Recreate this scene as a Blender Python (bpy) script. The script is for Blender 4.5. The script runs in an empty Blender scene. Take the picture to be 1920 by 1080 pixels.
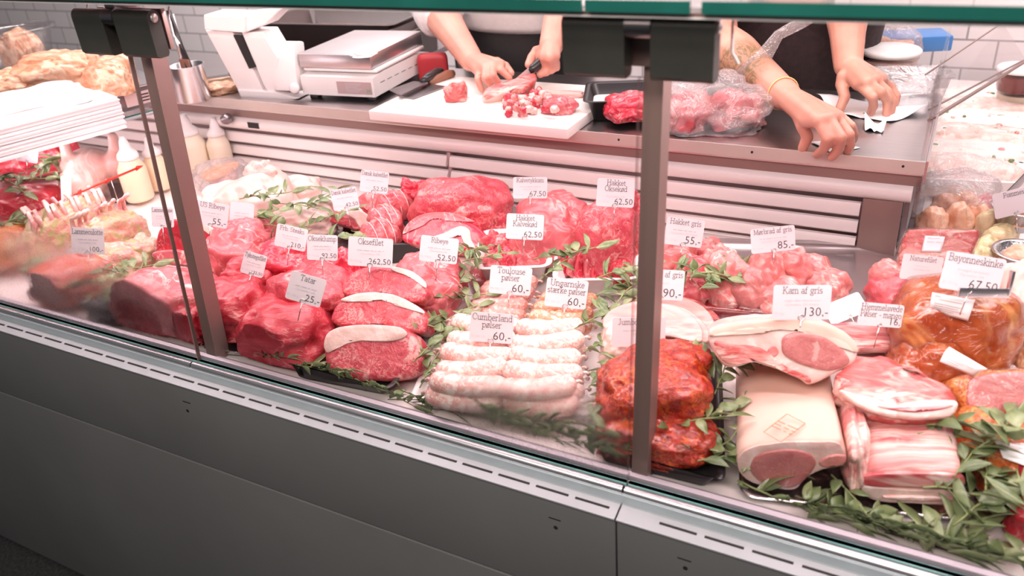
import bpy, bmesh, math, random
from mathutils import Vector, Matrix, Euler, noise

SC = bpy.context.scene
COL = SC.collection
PI = math.pi
R = math.radians

# ------------------------------------------------------------------ camera
F_PX, YAW, PITCH, ROLL = 1540.0, 0.517654, 0.502458, -0.081668
_f0 = Vector((-math.sin(YAW), math.cos(YAW), 0)); _r0 = Vector((math.cos(YAW), math.sin(YAW), 0)); _z = Vector((0, 0, 1))
CF = _f0 * math.cos(PITCH) - _z * math.sin(PITCH)
_u = _z * math.cos(PITCH) + _f0 * math.sin(PITCH)
CR = _r0 * math.cos(ROLL) + _u * math.sin(ROLL)
CU = _u * math.cos(ROLL) - _r0 * math.sin(ROLL)
CP = Vector((0, -0.7, 1.57))
cd = bpy.data.cameras.new('camera'); cam = bpy.data.objects.new('camera', cd); COL.objects.link(cam)
m = Matrix((CR, CU, -CF)).transposed().to_4x4(); m.translation = CP
cam.matrix_world = m
cd.sensor_width = 36; cd.lens = F_PX / 1920 * 36; cd.clip_start = 0.02
cd.dof.use_dof = True; cd.dof.focus_distance = 1.38; cd.dof.aperture_fstop = 4.5
SC.camera = cam

# ------------------------------------------------------------------ light
w = bpy.data.worlds.new('shop_air'); SC.world = w; w.use_nodes = True
w.node_tree.nodes['Background'].inputs[0].default_value = (0.66, 0.72, 0.78, 1)
w.node_tree.nodes['Background'].inputs[1].default_value = 0.11

def area(name, loc, target, size, sizey, power, col):
    l = bpy.data.lights.new(name, 'AREA'); l.shape = 'RECTANGLE'; l.size = size; l.size_y = sizey
    l.energy = power; l.color = col
    o = bpy.data.objects.new(name, l); COL.objects.link(o); o.location = loc
    o.rotation_euler = (Vector(target) - Vector(loc)).to_track_quat('-Z', 'Y').to_euler()
    return o
PINK = (1.0, 0.77, 0.80)
area('canopy_light', (-0.85, 0.115, 1.405), (-0.85, 0.30, 0.86), 3.2, 0.05, 10, PINK)
area('shelf_fill', (-1.82, 0.36, 1.05), (-1.75, 0.55, 0.85), 0.7, 0.04, 1.0, PINK)  # added fill light below the glass shelf, brightens the shaded chicken
area('ceiling_light_over_worktop', (-0.6, 0.75, 2.45), (-0.6, 0.75, 1.0), 3.0, 0.5, 34, (1.0, 0.81, 0.82))
area('ceiling_light_over_deli', (0.5, 1.6, 2.4), (0.3, 1.4, 0.9), 0.8, 1.4, 16, (1.0, 0.9, 0.9))
area('ceiling_light_shop', (-0.2, -1.15, 2.5), (-0.4, 0.1, 0.85), 2.0, 0.6, 52, (1.0, 0.86, 0.78))
area('back_wall_fill', (-1.9, 1.5, 2.5), (-2.4, 2.1, 1.0), 2.2, 0.4, 48, (1.0, 0.92, 0.92))  # unseen fill lamp, added to lift the tiled back wall
SC.view_settings.view_transform = 'Standard'
SC.view_settings.look = 'None'
SC.view_settings.gamma = 1.0
SC.view_settings.exposure = 0.18
try:
    SC.view_settings.use_curve_mapping = False
    SC.cycles.transparent_max_bounces = 24
    SC.cycles.max_bounces = 10
    SC.cycles.caustics_reflective = False
    SC.cycles.caustics_refractive = False
except Exception:
    pass

# ------------------------------------------------------------------ placing
def ray(px, py): return (CR * (px - 960) - CU * (py - 540)) / F_PX + CF
def at(px, py, z):
    d = ray(px, py); return CP + d * ((z - CP.z) / d.z)
def atY(px, py, y):
    d = ray(px, py); return CP + d * ((y - CP.y) / d.y)
def S(p): return (Vector(p) - CP).dot(CF) / F_PX          # metres per pixel of the photograph at p

# ------------------------------------------------------------------ objects
def tag(o, label=None, cat=None, group=None, kind=None):
    if label: o['label'] = label
    if cat: o['category'] = cat
    if group: o['group'] = group
    if kind: o['kind'] = kind
    return o
def empty(name, loc=(0, 0, 0), rot=(0, 0, 0)):
    o = bpy.data.objects.new(name, None); COL.objects.link(o); o.location = loc; o.rotation_euler = rot
    o.empty_display_size = 0.02
    return o
def copy_tree(o, parent=None):
    c = o.copy(); COL.objects.link(c); c.parent = parent
    for ch in list(o.children): copy_tree(ch, c)
    return c

class MB:
    def __init__(s): s.v = []; s.f = []; s.mi = []
    def add(s, vs, fs, mi=0, M=None):
        b = len(s.v)
        s.v += [(M @ Vector(v)) if M else Vector(v) for v in vs]
        s.f += [[b + i for i in f] for f in fs]; s.mi += [mi] * len(fs)
        return s
    def box(s, lo, hi, mi=0, M=None, bev=0.0):
        if bev > 0:
            bm = bmesh.new(); bmesh.ops.create_cube(bm, size=1)
            for v in bm.verts: v.co = Vector(((lo[i] + hi[i]) / 2 + v.co[i] * (hi[i] - lo[i]) for i in range(3)))
            bmesh.ops.bevel(bm, geom=bm.edges[:], offset=bev, segments=2, affect='EDGES', profile=0.6)
            bm.verts.index_update()
            s.add([v.co.copy() for v in bm.verts], [[v.index for v in f.verts] for f in bm.faces], mi, M); bm.free(); return s
        x0, y0, z0 = lo; x1, y1, z1 = hi
        vs = [(x0, y0, z0), (x1, y0, z0), (x1, y1, z0), (x0, y1, z0), (x0, y0, z1), (x1, y0, z1), (x1, y1, z1), (x0, y1, z1)]
        return s.add(vs, [(3, 2, 1, 0), (4, 5, 6, 7), (0, 1, 5, 4), (1, 2, 6, 5), (2, 3, 7, 6), (3, 0, 4, 7)], mi, M)
    def loft(s, rings, closed=True, caps=(True, True), mi=0, M=None):
        n = len(rings[0]); vs = [p for r in rings for p in r]; fs = []
        for k in range(len(rings) - 1):
            for i in range(n if closed else n - 1):
                j = (i + 1) % n
                fs.append((k * n + i, k * n + j, (k + 1) * n + j, (k + 1) * n + i))
        if caps[0]: fs.append(tuple(reversed(range(n))))
        if caps[1]: fs.append(tuple(range((len(rings) - 1) * n, len(rings) * n)))
        return s.add(vs, fs, mi, M)
    def tube(s, pts, rad, n=8, mi=0, M=None, caps=True, flat=1.0):
        pts = [Vector(p) for p in pts]
        if not hasattr(rad, '__len__'): rad = [rad] * len(pts)
        t0 = (pts[1] - pts[0]).normalized()
        nrm = t0.orthogonal().normalized(); rings = []
        for i, p in enumerate(pts):
            t = (pts[min(i + 1, len(pts) - 1)] - pts[max(i - 1, 0)]).normalized()
            nrm = (nrm - t * nrm.dot(t))
            nrm = nrm.normalized() if nrm.length > 1e-6 else t.orthogonal().normalized()
            b = t.cross(nrm)
            rings.append([p + (nrm * math.cos(a) + b * flat * math.sin(a)) * rad[i] for a in [2 * PI * k / n for k in range(n)]])
        return s.loft(rings, True, (caps, caps), mi, M)
    def lathe(s, prof, n=24, mi=0, M=None, caps=(True, True)):
        return s.loft([[Vector((r * math.cos(2 * PI * k / n), r * math.sin(2 * PI * k / n), z)) for k in range(n)] for r, z in prof], True, caps, mi, M)
    def capsule(s, a, b, ra, rb, n=14, mi=0):
        a = Vector(a); b = Vector(b); t = (b - a); L = t.length; t = t / L if L > 1e-9 else Vector((0, 0, 1))
        pts = []; rad = []
        for k in range(5):
            th = PI / 2 * k / 4; pts.append(a - t * ra * math.cos(th)); rad.append(max(ra * math.sin(th), ra * .05))
        for k in range(5):
            th = PI / 2 * k / 4; pts.append(b + t * rb * math.sin(th)); rad.append(max(rb * math.cos(th), rb * .05))
        return s.tube(pts, rad, n, mi)
    def ell(s, c, r, M=None, mi=0, n=16):
        vs = []; fs = []; c = Vector(c); M3 = M or Matrix.Identity(3)
        for i in range(n // 2 + 1):
            th = PI * i / (n // 2)
            for k in range(n):
                ph = 2 * PI * k / n
                q = Vector((r[0] * max(math.sin(th), .02) * math.cos(ph), r[1] * max(math.sin(th), .02) * math.sin(ph), r[2] * math.cos(th)))
                vs.append(c + M3 @ q)
        for i in range(n // 2):
            for k in range(n):
                j = (k + 1) % n; fs.append((i * n + k, (i + 1) * n + k, (i + 1) * n + j, i * n + j))
        fs.append(tuple(range(n))); fs.append(tuple(reversed(range(n // 2 * n, n // 2 * n + n))))
        return s.add(vs, fs, mi)
    def build(s, name, mats, parent=None, smooth=True, loc=None, rot=None):
        me = bpy.data.meshes.new(name)
        me.from_pydata([tuple(v) for v in s.v], [], s.f); me.update()
        if not isinstance(mats, (list, tuple)): mats = [mats]
        for mt in mats: me.materials.append(mt)
        if len(mats) > 1: me.polygons.foreach_set('material_index', s.mi)
        me.polygons.foreach_set('use_smooth', [bool(smooth)] * len(me.polygons))
        if smooth == 'auto': me.set_sharp_from_angle(angle=R(38))
        o = bpy.data.objects.new(name, me); COL.objects.link(o)
        if parent: o.parent = parent
        if loc is not None: o.location = loc
        if rot is not None: o.rotation_euler = rot
        return o
def fuse(o, voxel, it=4):
    md = o.modifiers.new('union', 'REMESH'); md.mode = 'VOXEL'; md.voxel_size = voxel; md.use_smooth_shade = True
    sm = o.modifiers.new('soft', 'SMOOTH'); sm.factor = 0.5; sm.iterations = it
    return o

# ------------------------------------------------------------------ materials
def newmat(name):
    mt = bpy.data.materials.new(name); mt.use_nodes = True
    nt = mt.node_tree; b = nt.nodes['Principled BSDF']
    return mt, nt, b
def N(nt, t, **k):
    n = nt.nodes.new(t)
    for a, v in k.items():
        if a.startswith('i_'):
            q = a[2:]; q = int(q) if q.isdigit() else q.replace('_', ' ')
            n.inputs[q].default_value = v
        else: setattr(n, a, v)
    return n
def c4(c): return (c[0], c[1], c[2], 1)
def coords(nt, scale=(1, 1, 1), rot=(0, 0, 0), gen=False):
    tc = N(nt, 'ShaderNodeTexCoord'); mp = N(nt, 'ShaderNodeMapping')
    mp.inputs['Scale'].default_value = scale; mp.inputs['Rotation'].default_value = rot
    nt.links.new(tc.outputs['Generated' if gen else 'Object'], mp.inputs[0]); return mp.outputs[0]
def noise_n(nt, co, sc, det=4, rough=.55, dist=0):
    n = N(nt, 'ShaderNodeTexNoise'); n.inputs['Scale'].default_value = sc; n.inputs['Detail'].default_value = det
    n.inputs['Roughness'].default_value = rough; n.inputs['Distortion'].default_value = dist
    nt.links.new(co, n.inputs['Vector']); return n.outputs[0]
def math_n(nt, op, a, b=None, clamp=False):
    n = N(nt, 'ShaderNodeMath', operation=op); n.use_clamp = clamp
    for i, x in enumerate((a, b)):
        if x is None: continue
        if isinstance(x, (int, float)): n.inputs[i].default_value = x
        else: nt.links.new(x, n.inputs[i])
    return n.outputs[0]
def ramp(nt, fac, stops, interp='LINEAR'):
    n = N(nt, 'ShaderNodeValToRGB'); cr = n.color_ramp; cr.interpolation = interp
    while len(cr.elements) < len(stops): cr.elements.new(0.5)
    for e, (p, c) in zip(cr.elements, stops): e.position = p; e.color = c4(c) if hasattr(c, '__len__') else (c, c, c, 1)
    nt.links.new(fac, n.inputs[0]); return n.outputs[0]
def mix(nt, fac, a, b, mode='MIX'):
    n = N(nt, 'ShaderNodeMix', data_type='RGBA', blend_type=mode)
    for i, x in ((0, fac), (6, a), (7, b)):
        if isinstance(x, (int, float)): n.inputs[i].default_value = x
        elif hasattr(x, '__len__'): n.inputs[i].default_value = c4(x)
        else: nt.links.new(x, n.inputs[i])
    return n.outputs[2]
def bump(nt, h, b, strength=.4, dist=.004):
    n = N(nt, 'ShaderNodeBump'); n.inputs['Strength'].default_value = strength; n.inputs['Distance'].default_value = dist
    nt.links.new(h, n.inputs['Height']); nt.links.new(n.outputs[0], b.inputs['Normal'])
def plain(name, col, rough=.5, metal=0, spec=.5, var=.06, sc=20, bmp=0, coat=0, stretch=(1, 1, 1)):
    mt, nt, b = newmat(name); co = coords(nt, stretch)
    nz = noise_n(nt, co, sc)
    nt.links.new(ramp(nt, nz, [(.3, [x * (1 - var) for x in col]), (.7, [min(1, x * (1 + var)) for x in col])]), b.inputs['Base Color'])
    b.inputs['Roughness'].default_value = rough; b.inputs['Metallic'].default_value = metal
    b.inputs['Specular IOR Level'].default_value = spec; b.inputs['Coat Weight'].default_value = coat
    if bmp: bump(nt, nz, b, bmp, .003)
    return mt
def meat(name, lean, dark, fat, fatw=.03, patch=.0, sc=9, grain=(1, 1, 1), rough=.32, vsc=11, spec=.5, bmp=.5, coat=.25):
    """wet flesh: lean in two tones, thin branching veins and patches of fat"""
    mt, nt, b = newmat(name); co = coords(nt, grain)
    n1 = noise_n(nt, co, sc * 2, 5, .6, .4); n2 = noise_n(nt, co, vsc, 3, .55, 1.2); n3 = noise_n(nt, co, sc * .7, 4, .6, .6)
    base = ramp(nt, n1, [(.32, dark), (.62, lean)])
    d = math_n(nt, 'ABSOLUTE', math_n(nt, 'SUBTRACT', n2, .5)) 
    gate = ramp(nt, n3, [(.4, 0.0), (.6, 1.0)])
    vein = math_n(nt, 'MULTIPLY', ramp(nt, d, [(0, 1.0), (max(fatw, .001), 0.0)]), gate)
    col = mix(nt, vein, base, fat) if fatw > 0 else base
    if patch > 0:
        n4 = noise_n(nt, co, sc, 5, .6, .8)
        pm = ramp(nt, n4, [(.62 - patch * .3, 0.0), (.68 - patch * .3, 1.0)])
        col = mix(nt, pm, col, fat)
    nt.links.new(col, b.inputs['Base Color'])
    fine = noise_n(nt, co, sc * 9, 4, .6, .3)
    hh = math_n(nt, 'ADD', math_n(nt, 'MULTIPLY', n1, 1.0), math_n(nt, 'MULTIPLY', fine, .35))
    bump(nt, hh, b, bmp, .004)
    b.inputs['Roughness'].default_value = rough; b.inputs['Specular IOR Level'].default_value = spec
    b.inputs['Coat Weight'].default_value = coat; b.inputs['Coat Roughness'].default_value = .18
    return mt
def clearmat(name, tint=(1, 1, 1), gloss=.12, rough=.05, wr=0.0, sc=30, white=0.0, bmpd=.01):
    """thin clear sheet: see-through, with a fresnel gloss and optional crinkle"""
    mt, nt, b = newmat(name); nt.nodes.remove(b)
    out = nt.nodes['Material Output']
    tr = N(nt, 'ShaderNodeBsdfTransparent'); tr.inputs[0].default_value = c4(tint)
    gl = N(nt, 'ShaderNodeBsdfGlossy'); gl.inputs['Roughness'].default_value = rough
    lw = N(nt, 'ShaderNodeLayerWeight'); lw.inputs[0].default_value = .35
    fac = math_n(nt, 'ADD', math_n(nt, 'MULTIPLY', lw.outputs['Fresnel'], .34), gloss * .4, True)
    ms = N(nt, 'ShaderNodeMixShader')
    nt.links.new(fac, ms.inputs[0]); nt.links.new(tr.outputs[0], ms.inputs[1]); nt.links.new(gl.outputs[0], ms.inputs[2])
    last = ms
    if white > 0:
        df = N(nt, 'ShaderNodeBsdfDiffuse'); df.inputs[0].default_value = (.95, .9, .9, 1)
        m2 = N(nt, 'ShaderNodeMixShader'); m2.inputs[0].default_value = white
        nt.links.new(last.outputs[0], m2.inputs[1]); nt.links.new(df.outputs[0], m2.inputs[2]); last = m2
    if wr > 0:
        co = coords(nt); n1 = noise_n(nt, co, sc, 3, .6, 2.0)
        bp = N(nt, 'ShaderNodeBump'); bp.inputs['Strength'].default_value = wr; bp.inputs['Distance'].default_value = bmpd
        nt.links.new(n1, bp.inputs['Height']); nt.links.new(bp.outputs[0], gl.inputs['Normal']); nt.links.new(bp.outputs[0], lw.inputs['Normal'])
    nt.links.new(last.outputs[0], out.inputs[0]); return mt

FAT = (.80, .52, .48); WHITEFAT = (.9, .74, .70)
M = {}
M['beef'] = meat('beef', (.62, .06, .085), (.38, .014, .026), (.74, .26, .26), .026, 0, 16, grain=(.4, 1.3, 1.3), vsc=36, bmp=.7)
M['beef_deep'] = meat('beef_deep', (.52, .025, .045), (.36, .012, .022), (.72, .26, .26), .02, 0, 14, vsc=40)
M['beef_marbled'] = meat('beef_marbled', (.64, .09, .115), (.50, .035, .06), (.80, .34, .32), .045, .08, 26, vsc=60, bmp=.8)
M['beef_bright'] = meat('beef_bright', (.68, .045, .08), (.55, .02, .045), (.84, .42, .40), .02, .02, 14, rough=.25, vsc=26)
M['veal'] = meat('veal', (.68, .16, .175), (.54, .07, .09), (.92, .60, .56), .03, .10, 11, vsc=18)
M['pork'] = meat('pork', (.72, .27, .25), (.60, .15, .15), (.88, .62, .57), .05, .25, 12, vsc=18, bmp=.7)
M['pork_pale'] = meat('pork_pale', (.57, .20, .19), (.47, .13, .13), (.70, .36, .34), .012, .03, 40, vsc=60, bmp=.35)
M['pork_stripe'] = meat('pork_stripe', (.66, .13, .12), (.48, .05, .05), (.84, .54, .48), .09, .26, 15, grain=(.6, 1, 2.4), vsc=19, bmp=.8)
M['ribs'] = meat('ribs', (.72, .34, .31), (.52, .09, .10), (.86, .60, .54), .09, .30, 9, grain=(.35, 3.4, 1), vsc=12, bmp=.9)
M['belly_face'] = meat('belly_face', (.66, .12, .13), (.55, .05, .07), (.93, .72, .68), .10, .25, 7, grain=(.7, 1, 5), vsc=7)
M['fat'] = meat('fat', (.84, .58, .52), (.78, .46, .42), (.90, .72, .67), .06, .2, 22, bmp=.3, rough=.4)
M['skin'] = meat('pork_skin', (.80, .56, .47), (.76, .49, .41), (.9, .7, .64), 0, 0, 6, bmp=.12, rough=.5, coat=.0)
M['chicken'] = meat('chicken_skin', (.80, .52, .46), (.72, .38, .35), (.86, .66, .6), .05, .2, 9, bmp=.35, rough=.4)
M['breast'] = meat('chicken_breast', (.82, .62, .56), (.76, .48, .43), (.88, .74, .69), .05, .2, 7, bmp=.2)
M['mince'] = meat('mince', (.74, .20, .22), (.6, .09, .11), (.92, .66, .62), .12, .25, 40, vsc=60, bmp=1.0)
M['liver'] = meat('liver', (.40, .03, .035), (.28, .015, .02), (.6, .1, .1), 0, 0, 6, rough=.2)
M['marinade'] = meat('marinade', (.56, .028, .010), (.20, .006, .003), (.72, .12, .018), .07, .14, 50, rough=.16, vsc=80, bmp=1.0, coat=.6)
M['orange'] = meat('orange_marinade', (.70, .17, .03), (.46, .06, .012), (.82, .36, .09), .08, .2, 40, rough=.2, vsc=60, bmp=.8, coat=.5)
M['ham'] = meat('smoked_ham', (.55, .13, .03), (.36, .05, .012), (.78, .36, .12), .05, .2, 7, rough=.14, vsc=7, bmp=.35, coat=.8)
M['ham_face'] = meat('ham_face', (.66, .24, .24), (.58, .18, .18), (.78, .42, .40), .03, .0, 20, grain=(1, 1, 3), bmp=.2, rough=.2)
M['sausage'] = meat('sausage', (.80, .45, .40), (.74, .30, .27), (.90, .72, .66), .10, .40, 85, vsc=120, bmp=.35, rough=.3, coat=.4)
M['sausage_dark'] = meat('toulouse', (.70, .32, .27), (.58, .19, .17), (.86, .56, .50), .08, .25, 80, vsc=110, bmp=.35, rough=.3, coat=.4)
M['sausage_spice'] = meat('hungarian', (.74, .32, .17), (.55, .15, .07), (.88, .62, .50), .09, .3, 80, vsc=110, bmp=.35, rough=.28, coat=.4)
M['herbed'] = meat('herb_marinade', (.74, .42, .35), (.62, .2, .17), (.46, .40, .18), .12, .30, 40, vsc=60, bmp=.9, rough=.28, coat=.5)
M['bone'] = meat('bone', (.86, .50, .46), (.72, .20, .22), (.93, .78, .7), .1, .3, 20, bmp=.3)
M['roast'] = meat('roast', (.80, .44, .26), (.52, .18, .08), (.90, .66, .46), .07, .2, 16, grain=(1, 4, 1), vsc=12, bmp=.6)
M['sliced_pink'] = meat('sliced', (.74, .34, .31), (.66, .24, .23), (.88, .62, .56), .11, .2, 10, grain=(.5, 1, 1.6), vsc=14)
M['steel'] = plain('brushed_steel', (.62, .56, .56), .30, 1, var=.05, sc=6, stretch=(1, 40, 40))
M['steel_bright'] = plain('bright_steel', (.84, .79, .78), .28, .6, var=.03, sc=8, stretch=(1, 30, 30))
M['steel_dark'] = plain('dark_steel', (.30, .27, .28), .3, 1, var=.08, sc=6)
M['slat'] = plain('cream_enamel', (.90, .83, .80), .32, 0, var=.02, sc=5)
M['slat_back'] = plain('shaft_grey', (.52, .38, .38), .5, 0, var=.05)
M['panel'] = plain('grey_panel', (.17, .178, .182), .40, .35, var=.06, sc=4, stretch=(1, 1, 1))
M['lip'] = plain('pale_grey_metal', (.37, .395, .42), .38, .3, var=.03)
M['strip'] = plain('blue_grey_strip', (.50, .58, .62), .4, .4, var=.03)
M['channel'] = plain('lilac_grey_channel', (.36, .33, .36), .42, .4, var=.03)
M['alu'] = plain('anodised_aluminium', (.56, .56, .59), .30, .9, var=.03)
M['post'] = plain('bronze_post', (.30, .20, .18), .42, .35, var=.04, sc=5)
M['clamp'] = plain('olive_black_clamp', (.05, .051, .045), .42, .2, var=.08)
M['dark'] = plain('black_gap', (.012, .010, .010), .6)
M['black_plastic'] = plain('black_plastic', (.022, .018, .02), .28, 0, var=.1)
M['brown_black'] = plain('dark_enamel', (.05, .030, .028), .35, 0, var=.15)
M['deck'] = plain('deck_enamel', (.82, .74, .72), .38, 0, var=.03)
M['white_plastic'] = plain('white_plastic', (.90, .85, .84), .35, 0, var=.02)
M['white_foam'] = plain('white_foam', (.93, .89, .88), .45, 0, var=.015)
M['board'] = plain('cutting_board', (.95, .90, .86), .45, 0, var=.02, sc=12)
M['paper'] = plain('white_paper', (.92, .90, .91), .7, 0, var=.02)
M['card'] = plain('label_card', (.80, .71, .74), .4, 0, var=.015)
M['ink'] = plain('black_ink', (.03, .03, .035), .6)
M['ink_title'] = plain('dark_grey_ink', (.11, .10, .11), .6)
M['ink_pale'] = plain('faded_ink', (.60, .54, .56), .6)
M['red'] = plain('red_plastic', (.75, .03, .01), .35)
M['mayo'] = plain('mayonnaise', (.93, .82, .66), .35, var=.02)
M['mayo_dark'] = plain('yellow_dressing', (.90, .72, .52), .35, var=.03)
M['floor'] = plain('dark_floor', (.035, .036, .038), .7, var=.5, sc=120)
M['blue'] = plain('blue_sheet', (.06, .20, .48), .4)
M['clear'] = clearmat('clear_plastic', (.97, .95, .95), .16, .08, .25, 25)
M['wrap'] = clearmat('plastic_bag', (.97, .94, .95), .14, .10, 1.0, 16, .17, .02)
M['film'] = clearmat('vacuum_film', (.98, .96, .95), .06, .06, 1.0, 22, .0, .015)
M['partition'] = clearmat('clear_partition', (.90, .86, .87), .10, .06, 0, 10, .12)
M['cloth_white'] = plain('white_cotton', (.88, .82, .83), .8, var=.04, sc=60, bmp=.3)
M['cloth_brown'] = plain('dark_brown_cloth', (.035, .018, .020), .85, var=.25, sc=80, bmp=.3)
M['trim'] = plain('worn_steel_trim', (.62, .54, .49), .32, .25, var=.08, sc=5)
M['plate'] = plain('scale_plate_steel', (.66, .60, .61), .28, .9, var=.04)
M['cloth_dark'] = plain('black_apron', (.010, .007, .008), .85, var=.2, sc=80, bmp=.3)
M['pot_steel'] = plain('pot_steel', (.75, .70, .71), .25, 1)
M['foil'] = plain('aluminium_foil', (.82, .78, .79), .25, 1, var=.1, sc=60, bmp=.8)
M['wood'] = plain('brown_handle', (.25, .10, .06), .5, var=.2)
M['potato'] = meat('potato', (.93, .78, .52), (.86, .62, .34), (.5, .5, .16), .05, .05, 14, vsc=24, bmp=.3)
M['dumpling'] = meat('fried_ball', (.85, .50, .34), (.70, .32, .20), (.93, .7, .55), .08, .2, 16, vsc=20, bmp=.6)
M['carrot'] = plain('carrot', (.86, .34, .14), .4, var=.15)
M['sauce'] = plain('dark_sauce', (.22, .02, .015), .25)
def mat_skin():
    mt, nt, b = newmat('human_skin'); co = coords(nt)
    nz = noise_n(nt, co, 14, 4)
    nt.links.new(ramp(nt, nz, [(.3, (.64, .27, .21)), (.7, (.74, .36, .28))]), b.inputs['Base Color'])
    b.inputs['Roughness'].default_value = .45
    fine = noise_n(nt, co, 120, 3); bump(nt, fine, b, .15, .002)
    return mt
M['human'] = mat_skin()
def mat_leaf():
    mt, nt, b = newmat('green_leaf'); co = coords(nt)
    nz = noise_n(nt, co, 25, 3)
    nt.links.new(ramp(nt, nz, [(.25, (.06, .10, .035)), (.5, (.16, .215, .085)), (.75, (.37, .40, .22))]), b.inputs['Base Color'])
    b.inputs['Roughness'].default_value = .38; b.inputs['Coat Weight'].default_value = .2
    return mt
M['leaf'] = mat_leaf()
M['stem'] = plain('green_stem', (.25, .30, .12), .5, var=.2)
def mat_tiles():
    mt, nt, b = newmat('white_metro_tile'); co = coords(nt)
    br = N(nt, 'ShaderNodeTexBrick'); nt.links.new(co, br.inputs['Vector'])
    br.inputs['Color1'].default_value = (.80, .74, .74, 1); br.inputs['Color2'].default_value = (.76, .70, .71, 1); br.inputs['Mortar'].default_value = (.34, .30, .31, 1)
    br.inputs['Scale'].default_value = 1.0; br.inputs['Mortar Size'].default_value = .003; br.inputs['Brick Width'].default_value = .17; br.inputs['Row Height'].default_value = .085
    nt.links.new(br.outputs['Color'], b.inputs['Base Color']); b.inputs['Roughness'].default_value = .25
    return mt
M['tiles'] = mat_tiles()
def mat_pane(fog):
    """glass pane; FOG (x centre, z centre, half width, half height) is a patch of condensation on its inner face"""
    mt, nt, b = newmat('fogged_pane' if fog else 'clear_pane'); nt.nodes.remove(b); out = nt.nodes['Material Output']
    tr = N(nt, 'ShaderNodeBsdfTransparent'); tr.inputs[0].default_value = (.985, .99, .99, 1)
    gl = N(nt, 'ShaderNodeBsdfGlossy'); gl.inputs['Roughness'].default_value = .01
    lw = N(nt, 'ShaderNodeLayerWeight'); lw.inputs[0].default_value = .25
    ms = N(nt, 'ShaderNodeMixShader'); nt.links.new(math_n(nt, 'MULTIPLY', lw.outputs['Fresnel'], .5), ms.inputs[0])
    nt.links.new(tr.outputs[0], ms.inputs[1]); nt.links.new(gl.outputs[0], ms.inputs[2]); last = ms
    if fog:
        tc = N(nt, 'ShaderNodeTexCoord'); sp = N(nt, 'ShaderNodeSeparateXYZ'); nt.links.new(tc.outputs['Object'], sp.inputs[0])
        dx = math_n(nt, 'DIVIDE', math_n(nt, 'SUBTRACT', sp.outputs[0], fog[0]), fog[2])
        dz = math_n(nt, 'DIVIDE', math_n(nt, 'SUBTRACT', sp.outputs[2], fog[1]), fog[3])
        dd = math_n(nt, 'ADD', math_n(nt, 'MULTIPLY', dx, dx), math_n(nt, 'MULTIPLY', dz, dz))
        big = noise_n(nt, tc.outputs['Object'], 14, 3); drops = noise_n(nt, tc.outputs['Object'], 260, 2)
        dd = math_n(nt, 'ADD', dd, math_n(nt, 'MULTIPLY', math_n(nt, 'SUBTRACT', big, .5), .9))
        msk = ramp(nt, dd, [(.45, fog[4]), (.95, 0.0)])
        edge = math_n(nt, 'MULTIPLY', msk, ramp(nt, drops, [(.36, .8), (.5, 1.0)]))
        rf = N(nt, 'ShaderNodeBsdfRefraction'); rf.inputs['Roughness'].default_value = .48; rf.inputs['IOR'].default_value = 1.10
        rf.inputs[0].default_value = (.97, .97, .97, 1)
        df = N(nt, 'ShaderNodeBsdfTranslucent'); df.inputs[0].default_value = (.9, .85, .86, 1)
        fm = N(nt, 'ShaderNodeMixShader'); fm.inputs[0].default_value = .14
        nt.links.new(rf.outputs[0], fm.inputs[1]); nt.links.new(df.outputs[0], fm.inputs[2])
        m2 = N(nt, 'ShaderNodeMixShader'); nt.links.new(edge, m2.inputs[0]); nt.links.new(last.outputs[0], m2.inputs[1]); nt.links.new(fm.outputs[0], m2.inputs[2]); last = m2
    nt.links.new(last.outputs[0], out.inputs[0]); return mt
M['foot_edge'] = plain('pale_teal_glass_edge', (.22, .46, .46), .15, 0, var=.3, sc=10, spec=.8)
M['glass_edge'] = plain('green_glass_edge', (.010, .105, .085), .12, 0, var=.25, sc=8, spec=.8)
M['pane'] = mat_pane(None)
M['flake'] = plain('herb_flake', (.16, .22, .05), .5)
# ================================================================== the setting
XL, XR = -3.2, 0.95
DZ = 0.84                      # deck height
WZ = 1.06                      # worktop height
def struct(name, mb, mat, smooth=False):
    return tag(mb.build(name, mat, smooth=smooth), kind='structure')
struct('floor', MB().box((-5, -3, -.05), (3, 3.2, 0)), M['floor'])
wb = MB().box((-.0, 0, 0), (7.6, .1, 2.9)).build('wall_back', M['tiles'], smooth=False, loc=(-5, 2.15, 0)); wb['kind'] = 'structure'
# brick pattern lies in the X-Z plane of the wall
nt = M['tiles'].node_tree; mp = [n for n in nt.nodes if n.type == 'MAPPING'][0]; mp.inputs['Rotation'].default_value = (R(90), 0, 0)

# ================================================================== serve-over counter
ctr = tag(empty('display_counter', (-1.1, .4, 0)), 'long refrigerated meat counter with grey front panels and glass front', 'counter')
def part(name, mb, mat, parent=ctr, smooth='auto'):
    o = mb.build(name, mat, smooth=smooth)
    if parent is not None:
        o.parent = parent; bpy.context.view_layer.update()
        o.matrix_parent_inverse = parent.matrix_world.inverted()
    return o
part('kick_plate', MB().box((XL, .10, 0.001), (XR, .14, .125)), M['dark'])
PS = -.2785                    # panel seam
for x0, x1 in ((-1.60, PS - .001), (PS + .001, XR), (XL, -1.602)):
    if x0 == -1.60: x0 = XL
    elif x0 == XL: continue
    part('lower_front_panel', MB().box((x0, 0, .12), (x1, .03, .650), bev=.002), M['panel'])
    up = part('upper_front_panel', MB().box((x0, 0, .654), (x1, .03, .8225), bev=.002), M['panel'])
part('panel_backing', MB().box((XL, .03, .12), (XR, .05, .82)), M['dark'])
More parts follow.
